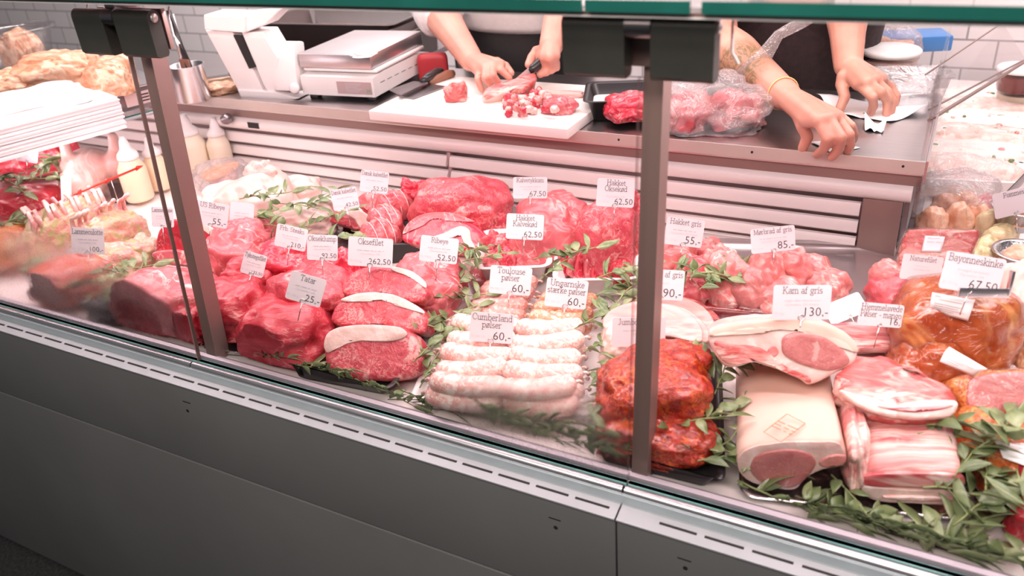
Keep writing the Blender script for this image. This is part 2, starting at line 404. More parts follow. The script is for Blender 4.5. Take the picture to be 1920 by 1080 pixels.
for px, py in ((350, 754), (1040, 973), (1283, 1049)):
    p = atY(px, py, 0)
    part('vent_slot', MB().box((p.x - .0085, -.0006, p.z - .0008), (p.x + .0085, .002, p.z + .0008)), M['dark'])
    q = atY(px + 2, py + 16, 0)
    part('key_hole', MB().lathe([(.003, -.0006), (.003, .002)], 12, M=Matrix.Translation(q) @ Matrix.Rotation(R(-90), 4, 'X')), M['dark'])
for x0, x1 in ((XL, PS - .0012), (PS + .0012, XR)):
    pr = [(0, .8225), (-.003, .8235), (-.003, .8255), (.022, .832), (.022, .828), (0, .8215)]
    part('slotted_lip', MB().loft([[Vector((x, y, z)) for y, z in pr] for x in (x0, x1)]), M['lip'])
x = XR - .02
while x > -2.3:
    y0, y1 = .0085, .0115
    zf = lambda y: .8255 + (y + .003) * .26 + .0004
    if not (x - .052 < PS < x):
        part('air_slot', MB().box((x - .046, y0, zf(y0) - .0012), (x, y1, zf(y1))), M['dark'], smooth=False)
    x -= .0555
part('front_strip', MB().box((XL, .021, .815), (XR, .026, .8445)), M['strip'])
part('glass_seat', MB().box((XL, .026, .80), (XR, .050, .838)), M['dark'])
GX = [-2.2, -1.0285, -.2785, .62]  # pane joints
for a, b in zip(GX[:-1], GX[1:]):
    part('glass_rail', MB().tube([(a + .0015, .0295, .8465), (b - .0015, .0295, .8465)], .0065, 14), M['alu'])
part('rail_gasket', MB().box((XL, .022, .836), (XR, .030, .8415)), M['dark'])
# inner channel
pr = [(.0485, .836), (.0485, .844), (.052, .851), (.058, .853), (.064, .850), (.066, .843), (.066, .836)]
part('inner_channel', MB().loft([[Vector((x, y, z)) for y, z in pr] for x in (XL, XR)]), M['channel'])
# display deck, stepped up at the back; the deli half at the right runs deeper
pr = [(.05, DZ - .03), (.05, DZ), (.33, DZ), (.47, DZ + .035), (.75, DZ + .035), (.75, DZ - .03)]
part('display_deck', MB().loft([[Vector((x, y, z)) for y, z in pr] for x in (XL, -.012)]), M['deck'], smooth=False)
part('deli_deck', MB().box((-.011, .05, DZ - .03), (.95, 2.05, DZ)), M['deck'])
# glass panes, leaning back
def glass_y(z): return .0405 + (z - .842) * .075
fogs = [(-1.62, .925, .62, .115, .82), (-.385, .895, .17, .085, .46), None]
for i, (a, b) in enumerate(zip(GX[:-1], GX[1:])):
    mats = [M['pane'], mat_pane(fogs[i]) if fogs[i] else M['pane'], M['glass_edge']]
    a += .0012; b -= .0012; zb, zt = .8475, 1.37; t = .006
    def q(x, z, k): return (x, glass_y(z) + k * t, z)
    g = MB()
    g.add([q(a, zb, 0), q(b, zb, 0), q(b, zt, 0), q(a, zt, 0)], [(0, 1, 2, 3)], 0)
    g.add([q(a, zb, 1), q(b, zb, 1), q(b, zt, 1), q(a, zt, 1)], [(0, 1, 2, 3)], 1)
    g.add([q(a, zb, 0), q(b, zb, 0), q(b, zb, 1), q(a, zb, 1)], [(3, 2, 1, 0)], 2)
    for x in (a, b):
        g.add([q(x, zb, 0), q(x, zb, 1), q(x, zt, 1), q(x, zt, 0)], [(0, 1, 2, 3)], 0)
    part('front_glass', g, mats, smooth=False)
    part('glass_foot_edge', MB().box((a, .040, .8425), (b, .0475, .8475)), M['foot_edge'])
for x, mt in ((-1.0285, 'post'), (-.2785, 'clear')):
    part('pane_seal', MB().loft([[Vector((x + dx, glass_y(z) + dy, z)) for dx, dy in ((-.0009, -.0003), (.0009, -.0003), (.0009, .0063), (-.0009, .0063))] for z in (.848, 1.35)]), M[mt], smooth=False)
# posts with twin glass clamps
def post(x, w=.021, d=.028):
    o = MB()
    def sec(z): y = glass_y(z) + .016; return [Vector((x - w / 2, y, z)), Vector((x + w / 2, y, z)), Vector((x + w / 2, y + d, z)), Vector((x - w / 2, y + d, z))]
    p = part('post', o.loft([sec(.838), sec(1.385)]), M['post'], smooth=False)
    return p
post(-.2685); post(-1.013)
def clamps(xs, z0, z1, tilt, joint):
    for (x0, x1) in xs:
        y = glass_y(1.36)
        c = MB(); n = 8
        prof = [(-.016, z0), (-.020, z0 + .004)]
        for k in range(n + 1):
            a = PI + (-PI) * k / n
            prof.append((-.010 + .0105 * math.cos(a), z1 - .0105 + .0105 * math.sin(a)))
        prof += [(.001, z0 + .004), (-.002, z0)]
        c.loft([[Vector((x, y + py, z)) for py, z in prof] for x in (x0, x1)])
        part('glass_clamp', c, M['clamp'])
    y = glass_y(1.36)
    jx0, jx1 = joint
    part('hinge_barrel', MB().tube([(jx0, y - .010, z1 - .0105), (jx1, y - .010, z1 - .0105)], .0125, 18), M['steel_dark'])
    part('hinge_bracket', MB().box((jx0 + .002, y - .012, z1 - .004), (jx1 - .002, y + .035, 1.4225), bev=.001), M['steel_dark'])
    part('clamp_back_plate', MB().box((xs[0][0] + .02, y + .008, z0 + .006), (xs[1][1] - .004, y + .015, z1 - .002), bev=.002), M['post'])
    for x in (xs[0][0] - .001, xs[1][1] + .001):
        part('barrel_end', MB().ell((x, y - .010, z1 - .0105), (.003, .006, .006)), M['steel_bright'])
    for x in (xs[0][0] - .004, xs[1][1] + .008):
        part('edge_hook', MB().tube([(x, y + .030, z1 + .002), (x + .001, y + .012, z1 + .0), (x + .001, y + .007, z1 - .012), (x + .002, y + .006, z1 - .036), (x + .009, y + .006, z1 - .047)], .0013, 8), M['white_plastic'])
clamps(((-.352, -.2865), (-.2605, -.199)), 1.352, 1.413, 0, (-.2865, -.2605))
clamps(((-1.098, -1.036), (-1.013, -.946)), 1.342, 1.404, 0, (-1.036, -1.013))
# top glass shelf and the lamp canopy beneath it
part('top_glass', MB().box((XL, .0, 1.4285), (-.20, .34, 1.4385)), [M['pane']], smooth=False)
part('top_glass', MB().box((-.198, .0, 1.4285), (XR, .34, 1.4385)), [M['pane']], smooth=False)
for x0, x1 in ((XL, -.303), (-.300, -.205), (-.195, XR)):
    part('top_glass_edge', MB().box((x0, -.0025, 1.4285), (x1, .0, 1.4385)), M['glass_edge'], smooth=False)
part('canopy_profile', MB().box((XL, .035, 1.422), (-.93, .30, 1.427), bev=.002), M['steel_bright'])
part('canopy_profile', MB().box((-.93, .035, 1.423), (XR, .30, 1.427), bev=.002), M['steel_bright'])
part('canopy_lip', MB().box((XL, .004, 1.4245), (XR, .010, 1.4282)), M['post'])
part('canopy_bead', MB().box((XL, .0035, 1.4230), (XR, .009, 1.4245)), M['white_plastic'])
lampm = bpy.data.materials.new('tube_glow'); lampm.use_nodes = True
b = lampm.node_tree.nodes['Principled BSDF']; b.inputs['Emission Color'].default_value = (1, .82, .84, 1); b.inputs['Emission Strength'].default_value = 3
part('lamp_tube', MB().tube([(XL + .1, .115, 1.4165), (XR - .1, .115, 1.4165)], .0045, 10), lampm)
# back wall of the well: slats
XW = -.017                     # right end of worktop
SPL = -.943
yS = .728
for z1, z0 in ((.972, .948), (.938, .916), (.906, .886), (.877, .857)):
    for x0, x1 in ((XL, SPL - .004), (SPL + .004, -.106)):
        pr = [(yS + .002, z1), (yS - .004, z1 - .001), (yS - .008, (z0 + z1) / 2 + .003), (yS - .011, z0 + .003), (yS - .008, z0), (yS + .000, z0 + .005)]
        part('vent_slat', MB().loft([[Vector((x, y, z)) for y, z in pr] for x in (x0, x1)]), M['slat'])
part('shaft_back', MB().box((XL, yS + .022, .82), (-.1, yS + .032, .975)), M['slat_back'])
part('slat_divider', MB().box((SPL - .004, yS - .002, .85), (SPL + .004, yS + .018, .98)), M['slat_back'])
part('end_column', MB().box((-.103, yS - .012, .84), (-.040, yS + .03, .985), bev=.003), M['post'])
part('well_side', MB().box((-.038, .735, .84), (-.030, 1.10, .985)), M['steel_dark'])
# ================================================================== worktop
wt = tag(empty('worktop', (-1.4, .9, WZ)), 'stainless steel worktop with rolled front rail behind the meat display', 'worktop')
YE = .705
part('top_sheet', MB().box((-2.25, YE + .001, WZ - .012), (XW, 1.09, WZ), bev=.001), M['steel'], wt)
part('edge_trim', MB().box((-2.25, YE - .002, WZ - .019), (XW, YE + .001, WZ + .003)), M['trim'], wt)
for px in (1161, 1411, 1699, 943, 760):
    q = atY(px, 0, YE); p = Vector((atY(px, 278, YE).x, YE - .002, WZ - .007))
    part('screw', MB().lathe([(.0022, 0), (.0022, .0012)], 10, M=Matrix.Translation(p) @ Matrix.Rotation(R(90), 4, 'X')), M['dark'], wt)
part('under_channel', MB().box((-2.25, YE + .012, WZ - .045), (XW - .002, YE + .05, WZ - .019)), M['post'], wt)
part('channel_bead', MB().box((-2.25, YE + .004, WZ - .0235), (XW - .002, YE + .012, WZ - .0205)), M['steel_bright'], wt)
pr = []
for k in range(13):
    a = R(100) + R(190) * k / 12
    pr.append((YE + .020 + .018 * math.cos(a), WZ - .060 + .0165 * math.sin(a)))
part('rolled_rail', MB().loft([[Vector((x, y, z)) for y, z in pr] for x in (-2.25, XW - .012)]), M['slat'], wt)
part('end_cap', MB().box((XW, YE + .002, WZ - .035), (XW + .004, 1.09, WZ + .003)), M['steel'], wt)
part('control_window', MB().box((-1.50, YE + .0008, WZ - .066), (-1.465, YE + .0022, WZ - .052)), M['dark'], wt)
part('rail_knob', MB().lathe([(.012, 0), (.014, .01), (.010, .02), (.004, .024)], 14, M=Matrix.Translation((-1.555, YE - .001, WZ - .045)) @ Matrix.Rotation(R(90), 4, 'X')), M['steel_dark'], wt)
# clear end panel between the meat and the deli side, and the slanted clear panel behind
pnl = tag(empty('glass_divider', (-.02, .9, WZ)), 'clear upright glass divider at the right end of the steel worktop', 'glass panel')
part('pane', MB().box((-.024, .72, .96), (-.019, 1.07, 1.20)), M['pane'], pnl, smooth=False)
part('edge_strip', MB().box((-.0255, .716, .90), (-.0175, .720, 1.20)), M['clear'], pnl, smooth=False)
sp = tag(empty('slanted_panel', (.05, 1.2, 1.05)), 'slanted clear guard panel with dark edges over the deli trays', 'glass panel')
A = at(1742, 226, WZ); Bp = at(1925, 114, WZ); Cq = at(1735, 140, 1.13); Dq = at(1880, 42, 1.17)
part('guard_pane', MB().add([A, Bp, Dq, Cq], [(0, 1, 2, 3)]), M['partition'], sp, smooth=False)
part('guard_edge', MB().tube([A, Bp], .0035, 8), M['post'], sp)
part('guard_edge', MB().tube([at(1742, 206, WZ), at(1925, 110, WZ)], .002, 8), M['post'], sp)
part('guard_edge', MB().tube([Cq, Dq], .0015, 8), M['post'], sp)
# ================================================================== builders for the goods
BLK = Matrix.Identity(3)
def wob(p, seed, fr): return noise.noise(Vector(p) * fr + Vector((seed * 3.7, seed * 1.3, seed * 7.1)))
def sgnp(x, e): return math.copysign(abs(x) ** e, x)
def lump_mesh(lx, ly, lz, seed=0, e=.75, rough=.12, fr=1.6, fine=.03, flat=.45, n=26, fn=None):
    """a rounded, uneven block on a flattened base: cube-sphere pushed to a superellipsoid"""
    vs = []; idx = {}; fs = []
    def key(p):
        k = (round(p[0], 5), round(p[1], 5), round(p[2], 5))
        if k not in idx:
            idx[k] = len(vs)
            d = Vector(p).normalized()
            q = Vector((sgnp(d.x, e), sgnp(d.y, e), sgnp(d.z, e)))
            m_ = max(1e-6, (abs(d.x) ** (2 / e) + abs(d.y) ** (2 / e) + abs(d.z) ** (2 / e)) ** (e / 2))
            q = Vector((d.x / m_, d.y / m_, d.z / m_))
            r_ = 1 + rough * wob(d, seed, fr) * 1.6 + rough * .6 * wob(d, seed + 5, fr * 2.3) + fine * wob(d, seed + 9, 8)
            q = q * r_
            if fn: q = fn(q)
            if q.z < -flat: q.z = -flat + (q.z + flat) * .12
            vs.append(Vector((q.x * lx / 2, q.y * ly / 2, (q.z + flat * 1.06) * lz / (1 + flat))))
        return idx[k]
    t = [math.tan((i / n * 2 - 1) * PI / 4) for i in range(n + 1)]
    for ax in range(3):
        for s in (-1, 1):
            for i in range(n):
                for j in range(n):
                    q = []
                    for a, b_ in ((i, j), (i + 1, j), (i + 1, j + 1), (i, j + 1)):
                        p = [0, 0, 0]; p[ax] = s; p[(ax + 1) % 3] = t[a]; p[(ax + 2) % 3] = t[b_]; q.append(key(p))
                    fs.append(q if s > 0 else q[::-1])
    mb = MB(); mb.v = vs; mb.f = fs; mb.mi = [0] * len(fs); return mb
def shell(o, name, mat, pred, off=.003, parent=None):
    """a skin or fat layer over the faces of o that satisfy pred(local centre, normal): a part of its own, with real thickness"""
    me = o.data; keep = [p for p in me.polygons if pred(p.center, p.normal)]
    if not keep: return None
    use = sorted({i for p in keep for i in p.vertices}); mp_ = {v: k for k, v in enumerate(use)}
    cnt = {}
    for p in keep:
        for a, b_ in zip(p.vertices, list(p.vertices[1:]) + [p.vertices[0]]):
            k = (min(a, b_), max(a, b_)); cnt[k] = cnt.get(k, 0) + 1
    rim = {v for k, c in cnt.items() if c == 1 for v in k}
    vs = [me.vertices[i].co + me.vertices[i].normal * (-.001 if i in rim else off) for i in use]
    mb = MB().add(vs, [[mp_[i] for i in p.vertices] for p in keep])
    return mb.build(name, mat, parent=parent or o)
def place(o, px, py, zb, rz=30, tx=0, ty=0):
    """stand o with its base centre at height zb where the line of sight through (px, py) meets it half way up"""
    o.location = at(px, py, zb); o.rotation_euler = (R(tx), R(ty), R(rz)); return o
def lump(name, label, cat, px, py, zb, wpx, ly, lz, mat, rz=30, seed=1, group=None, tx=0, ty=0, **k):
    p = at(px, py, zb + lz * .5); lx = wpx * S(p)
    o = lump_mesh(lx, ly, lz, seed, **k).build(name, M[mat] if isinstance(mat, str) else mat)
    o.location = p - Vector((0, 0, lz * .5)); o.rotation_euler = (R(tx), R(ty), R(rz))
    return tag(o, label, cat, group)
def resample(pts, n):
    """closed outline through pts, Catmull-Rom, n points"""
    P = [Vector((p[0], p[1], 0)) for p in pts]; k = len(P); out = []
    for i in range(n):
        t = i / n * k; a = int(t); f = t - a
        p0, p1, p2, p3 = P[(a - 1) % k], P[a % k], P[(a + 1) % k], P[(a + 2) % k]
        q = .5 * ((2 * p1) + (p2 - p0) * f + (2 * p0 - 5 * p1 + 4 * p2 - p3) * f * f + (3 * p1 - p0 - 3 * p2 + p3) * f ** 3)
        out.append((q.x, q.y))
    return out
def prism(out, L, bev=.006, seed=0, rough=.002, taper=1.0, segs=8, capr=4, bow=0.0):
    """outline in X-Z extruded along Y (cut face at -Y), rounded edges, uneven faces"""
    n = len(out); cx = sum(p[0] for p in out) / n; cz = sum(p[1] for p in out) / n
    rings = []
    def ring(y, s, sh=0.0):
        r_ = []
        for (x, z) in out:
            dx, dz = x - cx, z - cz; d = math.hypot(dx, dz) or 1
            k = max(0, (d * s - sh) / d)
            p = Vector((cx + dx * k, y, cz + dz * k)); w_ = rough * wob(p, seed, 38) + rough * .8 * wob(p, seed + 3, 90)
            r_.append(p + Vector((dx / d * w_, w_ * .6, dz / d * w_)))
        return r_
    h = L / 2
    for q in range(1, capr): rings.append(ring(-h, .12 + .80 * (q / capr), 0))
    rings.append(ring(-h, 1, bev)); rings.append(ring(-h + bev * .35, 1, bev * .3))
    for k in range(segs + 1):
        f = k / segs; rings.append(ring(-h + bev + (L - 2 * bev) * f, 1 + (taper - 1) * f))
    rings.append(ring(h - bev * .35, taper, bev * .3)); rings.append(ring(h, taper, bev))
    for q in range(capr - 1, 0, -1): rings.append(ring(h, taper * (.12 + .8 * q / capr), 0))
    if bow:
        for r_ in rings:
            for v in r_: v.z += bow * (1 - (v.y / h) ** 2)
    return MB().loft(rings)
def flip(mb):
    mb.f = [list(reversed(f)) for f in mb.f]; return mb
def band(out, inner, L, sel, over=.0012, n=None):
    """the strip between an outer and an inner outline over the indices sel, as a solid along Y"""
    h = L / 2 + over; rings = []
    for i in sel:
        (x, z), (u, v_) = out[i], inner[i]
        rings.append([Vector((x, -h, z)), Vector((x, h, z)), Vector((u, h, v_)), Vector((u, -h, v_))])
    return MB().loft(rings)
def ellipse(a, b, n=40, pinch=0.0, seed=0, rough=.06):
    o = []
    for k in range(n):
        t = 2 * PI * k / n; r_ = 1 + rough * wob((math.cos(t), math.sin(t), 0), seed, 1.4)
        o.append((a * math.cos(t) * r_, b * math.sin(t) * r_ * (1 + pinch * math.cos(t))))
    return o
def steak(name, label, px, py, zc, wpx, h, L, mat='beef_marbled', rz=30, tilt=-40, seed=1, group=None, roll=0, fat_arc=(20, 175), fat_t=.010, cat='steak'):
    """thick slab: cut face towards -Y, a rim of white fat over part of its outline"""
    p = at(px, py, zc); a = wpx * S(p) / 2; n = 56
    out = ellipse(a, h / 2, n, .08, seed, .10)
    inn = [(x * (1 - fat_t / a), z * (1 - fat_t / (h / 2))) for x, z in out]
    o = flip(prism(inn, L, .007, seed, .003)).build(name, M[mat])
    o.rotation_euler = Euler((R(tilt), R(roll), R(rz)), 'XYZ'); o.location = p
    sel = [k % n for k in range(int(fat_arc[0] / 360 * n), int(fat_arc[1] / 360 * n) + 1)]
    if fat_t > 0:
        f = band(out, [(x * .985, z * .985) for x, z in inn], L * .97, sel).build('fat_rim', M['fat'], parent=o, smooth='auto')
        md = f.modifiers.new('round', 'BEVEL'); md.width = min(.004, fat_t * .4); md.segments = 3
    return tag(o, label, cat, group)
# ---- trays
def rrect(a, b, r_, n=6):
    o = []
    for cx, cy, a0 in ((a - r_, b - r_, 0), (-a + r_, b - r_, 90), (-a + r_, -b + r_, 180), (a - r_, -b + r_, 270)):
        for k in range(n + 1):
            t = R(a0 + 90 * k / n); o.append((cx + r_ * math.cos(t), cy + r_ * math.sin(t)))
    return o
def tray(name, label, loc, lx, ly, h, mat, rz=0, wall=.0022, flare=.012, rim=.006, group=None, tx=0, cat='tray'):
    mb = MB(); a, b_ = lx / 2, ly / 2; r_ = .018
    def rg(k, z): return [Vector((x, y, z)) for x, y in rrect(a + k, b_ + k, r_ + k * .5)]
    mb.loft([rg(-flare - .004, 0), rg(-flare, .002), rg(-.002, h - .002), rg(rim, h - .0015), rg(rim, h), rg(-.0005, h), rg(-wall - .002, h - .003), rg(-flare - wall, .004), rg(-flare - .006, .0035)])
    o = mb.build(name, M[mat]); o.location = loc; o.rotation_euler = (R(tx), 0, R(rz)); return tag(o, label, cat, group)
# ---- plants
def leaf_geo(mb, base, d, up, L, W, seed):
    d = d.normalized(); side = d.cross(up).normalized(); up = side.cross(d)
    prof = [0, .55, .92, 1, .82, .45, 0]
    n = len(prof) - 1; vs = []; curl = .25 + .2 * math.sin(seed * 2.1)
    for k, w_ in enumerate(prof):
        t = k / n; c = base + d * (L * t) - up * (curl * L * t * t) + side * (.08 * L * math.sin(t * 3 + seed))
        hw = W * w_ / 2
        vs += [c + side * hw + up * hw * .35, c, c - side * hw + up * hw * .35]
    fs = []
    for k in range(n):
        q = k * 3; fs += [(q, q + 1, q + 4, q + 3), (q + 1, q + 2, q + 5, q + 4)]
    mb.add(vs, fs)
def sprig_proto(seed, L=.15, nl=13, ll=.036, lw=.013):
    rd = random.Random(seed)
    root = empty('herb_sprig')
    pts = []; p = Vector((-L / 2, 0, .004)); h = 0; dz = .10
    for k in range(9):
        pts.append(p.copy()); h += rd.uniform(-.3, .3)
        p += Vector((math.cos(h), math.sin(h), dz * rd.uniform(-.3, 1.0) if k < 5 else -dz * rd.uniform(0, .8))) * (L / 8)
    MB().tube(pts, [.0013] * 8 + [.0006], 6).build('stem', M['stem'], root)
    lv = MB()
    for k in range(nl):
        t = (k + .8) / nl * 7.6; i = min(7, int(t)); b_ = pts[i].lerp(pts[i + 1], t - i)
        sd = 1 if k % 2 else -1; ang = R(rd.uniform(15, 100)) * (sd if rd.random() < .8 else -sd)
        tang = (pts[i + 1] - pts[i]).normalized()
        d = Matrix.Rotation(ang, 3, 'Z') @ tang + Vector((0, 0, rd.uniform(-.3, .9)))
        leaf_geo(lv, b_, d, Vector((rd.uniform(-.9, .9), rd.uniform(-.9, .9), 1)), ll * rd.uniform(.55, 1.25), lw * rd.uniform(.7, 1.35), k + seed)
    leaf_geo(lv, pts[-1], pts[-1] - pts[-2], Vector((0, 0, 1)), ll, lw, seed)
    o = lv.build('leaves', M['leaf'], root)
    md = o.modifiers.new('thick', 'SOLIDIFY'); md.thickness = .0005
    return root
SPR = [sprig_proto(3, .14, 11, .042, .017), sprig_proto(8, .12, 9, .038, .018), sprig_proto(14, .15, 12, .046, .016), sprig_proto(21, .11, 8, .048, .015)]
spr_used = set()
def sprig(px, py, z, rz, label, group, kind=0, sc=1.0, tx=0, ty=0, press=False):
    r_ = SPR[kind]
    if kind in spr_used: r_ = copy_tree(r_)
    spr_used.add(kind)
    r_.location = at(px, py, z); r_.rotation_euler = (R(tx), R(ty), R(rz)); r_.scale = (sc, sc, sc)
    if press:                                          # lies against the glass: bent there by the last pass below
        for ch in r_.children: ch.data = ch.data.copy()
        return tag(r_, label, 'herbs', group)
    bpy.context.view_layer.update()
    lo = Vector((9, 9, 9))
    for ch in r_.children:
        for v in ch.data.vertices:
            p = ch.matrix_world @ v.co; lo = Vector((min(lo.x, p.x), min(lo.y, p.y), min(lo.z, p.z)))
    r_.location.y += max(0, .0745 - lo.y + max(0, lo.z - DZ) * .05); r_.location.z += max(0, DZ + .0015 - lo.z)
    return tag(r_, label, 'herbs', group)
# ---- lettering: a light slab-serif drawn stroke by stroke (unit = cap height)
def arc(cx, cy, rx, ry, a0, a1, n=9): return [(cx + rx * math.cos(R(a0 + (a1 - a0) * k / n)), cy + ry * math.sin(R(a0 + (a1 - a0) * k / n))) for k in range(n + 1)]
def bar(x, y, l=.13, r_=.13): return [(x - l, y), (x + r_, y)]
X_ = .64
def stem_(x, y0, y1, top='l', bot='b'):
    s = [[(x, y0), (x, y1)]]
    if top == 'l': s.append([(x - .15, y1 - .02), (x, y1 - .02)])
    if top == 'b': s.append(bar(x, y1 - .02))
    if bot == 'b': s.append(bar(x, y0 + .02))
    return s
GL = {
 'a': (.56, [arc(.27, .46, .18, .18, 160, 0), [(.45, .46), (.45, .06), (.54, .02)], arc(.26, .18, .19, .17, 60, 330), [(.355, .33), (.45, .36)]]),
 'b': (.60, stem_(.12, 0, 1, 'l', '') + [arc(.33, .32, .21, .31, 150, -150, 14)]),
 'c': (.52, [arc(.29, .32, .21, .31, 45, 320, 14), [(.44, .54), (.44, .42)]]),
 'd': (.62, stem_(.48, 0, 1, 'l', '') + [arc(.27, .32, .21, .31, 30, 330, 14), [(.48, .02), (.6, .02)]]),
 'e': (.54, [[(.08, .35), (.48, .35)], arc(.28, .32, .20, .31, 5, 320, 16)]),
 'f': (.40, stem_(.16, 0, .8, '', 'b') + [arc(.30, .80, .14, .18, 180, 50), [(.02, .62), (.32, .62)]]),
 'g': (.58, [arc(.27, .40, .18, .23, 0, 360, 16), arc(.27, -.12, .21, .15, 0, 360, 14), [(.42, .58), (.56, .62)]]),
 'i': (.30, stem_(.15, 0, .62) + [arc(.14, .86, .03, .03, 0, 360, 6)]),
 'j': (.30, [[(.17, .62), (.17, -.14)], arc(.04, -.14, .13, .13, 0, -110), [(.02, .60), (.17, .60)], arc(.16, .86, .03, .03, 0, 360, 6)]),
 'k': (.60, stem_(.13, 0, 1) + [[(.15, .25), (.46, .60)], [(.26, .37), (.50, .02)], bar(.46, .61, .10, .10), bar(.50, .02, .08, .10)]),
 'l': (.30, stem_(.15, 0, 1)),
 'm': (.94, stem_(.12, 0, .62) + [arc(.29, .44, .17, .19, 170, 0), [(.46, .44), (.46, 0)], bar(.46, .02, .1, .1), arc(.63, .44, .17, .19, 170, 0), [(.80, .44), (.80, 0)], bar(.80, .02)]),
 'n': (.64, stem_(.12, 0, .62) + [arc(.31, .42, .19, .21, 170, 0), [(.50, .42), (.50, 0)], bar(.50, .02)]),
 'o': (.58, [arc(.29, .32, .21, .31, 0, 360, 18)]),
 'p': (.60, stem_(.12, -.32, .62) + [arc(.33, .32, .21, .31, 150, -150, 14)]),
 'r': (.46, stem_(.13, 0, .62) + [arc(.32, .42, .19, .20, 170, 60)]),
 's': (.48, [arc(.24, .47, .16, .15, 30, 250, 10), arc(.25, .17, .17, .16, 90, -160, 10)]),
 't': (.40, [[(.17, .82), (.17, .12)], arc(.29, .13, .12, .12, 180, 310), [(.03, .62), (.33, .62)]]),
 'u': (.64, [[(.02, .60), (.13, .60), (.13, .2)], arc(.31, .2, .18, .19, 180, 350), [(.36, .60), (.49, .60), (.49, .02), (.62, .02)]]),
 'v': (.56, [[(.10, .62), (.29, 0), (.48, .62)], bar(.10, .61, .1, .1), bar(.48, .61, .1, .1)]),
 'y': (.56, [[(.10, .62), (.29, .02)], [(.48, .62), (.22, -.22), (.06, -.28)], bar(.10, .61, .1, .1), bar(.48, .61, .1, .1)]),
 'æ': (.84, [arc(.24, .46, .16, .17, 160, 0), [(.41, .48), (.41, .1)], arc(.24, .18, .17, .17, 60, 340), [(.41, .35), (.78, .35)], arc(.59, .32, .19, .31, 5, 310, 14)]),
 'ø': (.58, [arc(.29, .32, .21, .31, 0, 360, 18), [(.06, -.05), (.52, .69)]]),
 'A': (.78, [[(.08, 0), (.39, .98), (.70, 0)], [(.19, .34), (.59, .34)], bar(.08, .02), bar(.70, .02)]),
 'B': (.70, stem_(.14, 0, 1, 'l', '') + [[(.02, .02), (.14, .02)], [(.14, .98), (.38, .98)] + arc(.38, .76, .20, .22, 90, -90) + [(.14, .54)], [(.38, .54)] + arc(.40, .28, .23, .26, 90, -90) + [(.14, .02)]]),
 'C': (.74, [arc(.40, .5, .32, .48, 45, 318, 18), [(.64, .86), (.64, .68)]]),
 'D': (.78, stem_(.14, 0, 1, 'l', '') + [[(.02, .02), (.14, .02)], [(.14, .98), (.32, .98)] + arc(.34, .5, .36, .48, 90, -90, 14) + [(.14, .02)]]),
 'F': (.66, stem_(.14, 0, 1) + [[(.14, .98), (.60, .98), (.60, .78)], [(.14, .52), (.44, .52)], [(.44, .62), (.44, .42)]]),
 'H': (.84, stem_(.14, 0, 1, 'b') + stem_(.68, 0, 1, 'b') + [[(.14, .52), (.68, .52)]]),
 'J': (.54, [[(.34, .98), (.34, .2)], arc(.20, .2, .14, .2, 0, -170), bar(.34, .98, .15, .13)]),
 'K': (.80, stem_(.14, 0, 1, 'b') + [[(.16, .40), (.62, .98)], [(.30, .56), (.68, .02)], bar(.60, .98, .1, .12), bar(.68, .02, .1, .1)]),
 'L': (.66, stem_(.14, 0, 1, 'b') + [[(.14, .02), (.60, .02), (.60, .24)]]),
 'M': (.98, stem_(.14, 0, 1) + stem_(.82, 0, 1, '') + [[(.14, .98), (.48, .08), (.82, .98)], [(.82, .98), (.94, .98)]]),
 'N': (.84, stem_(.14, 0, 1) + [[(.14, .98), (.68, .02)], [(.68, .02), (.68, .98)], bar(.68, .98)]),
 'O': (.82, [arc(.41, .5, .34, .48, 0, 360, 24)]),
 'P': (.68, stem_(.14, 0, 1) + [[(.14, .98), (.38, .98)] + arc(.38, .72, .22, .26, 90, -90) + [(.14, .46)]]),
 'R': (.76, stem_(.14, 0, 1) + [[(.14, .98), (.38, .98)] + arc(.38, .74, .21, .24, 90, -90) + [(.14, .50)], [(.38, .50), (.58, .04), (.74, .02)]]),
 'S': (.62, [arc(.31, .74, .22, .23, 35, 250, 12), arc(.31, .26, .24, .25, 95, -155, 12), [(.52, .92), (.52, .76)]]),
 'T': (.74, stem_(.37, 0, 1, '') + [[(.06, .78), (.06, .98), (.68, .98), (.68, .78)]]),
 'U': (.84, [[(.14, .98), (.14, .3)], arc(.41, .3, .27, .29, 180, 360, 14), [(.68, .3), (.68, .98)], bar(.14, .98), bar(.68, .98)]),
 '-': (.44, [[(.06, .34), (.38, .34)]]), '.': (.24, [arc(.10, .04, .03, .03, 0, 360, 6)]), ' ': (.34, []),
}
def serif_text(mb, txt, cx, y, size, maxw=None, tw=.075, z=.0004):
    adv = sum(GL[c][0] for c in txt); s = size; sx = s
    if maxw and adv * s > maxw: sx = maxw / adv
    x = cx - adv * sx / 2; h = tw * s / 2
    for c in txt:
        w_, pl = GL[c]
        for line in pl:
            P = [Vector((x + px * sx, y + py * s, z)) for px, py in line]
            for a, b_ in zip(P[:-1], P[1:]):
                d = b_ - a
                if d.length < 1e-7: continue
                d.normalize(); nn = Vector((-d.y, d.x, 0)) * h; e_ = d * h * .6
                mb.add([a - e_ + nn, a - e_ - nn, b_ + e_ - nn, b_ + e_ + nn], [(0, 1, 2, 3)])
        x += w_ * sx
def sans_text(mb, txt, x, y, size, align='LEFT', z=.0004, sx=1.0):
    cu = bpy.data.curves.new('t', 'FONT'); cu.body = txt; cu.size = size; cu.align_x = align; cu.resolution_u = 2; cu.offset = -size * .010
    o = bpy.data.objects.new('t', cu); COL.objects.link(o)
    dg = bpy.context.evaluated_depsgraph_get(); me = bpy.data.meshes.new_from_object(o.evaluated_get(dg))
    mb.add([(v.co.x * sx + x, v.co.y + y, z) for v in me.vertices], [list(p.vertices) for p in me.polygons])
    bpy.data.objects.remove(o); bpy.data.curves.remove(cu); bpy.data.meshes.remove(me)
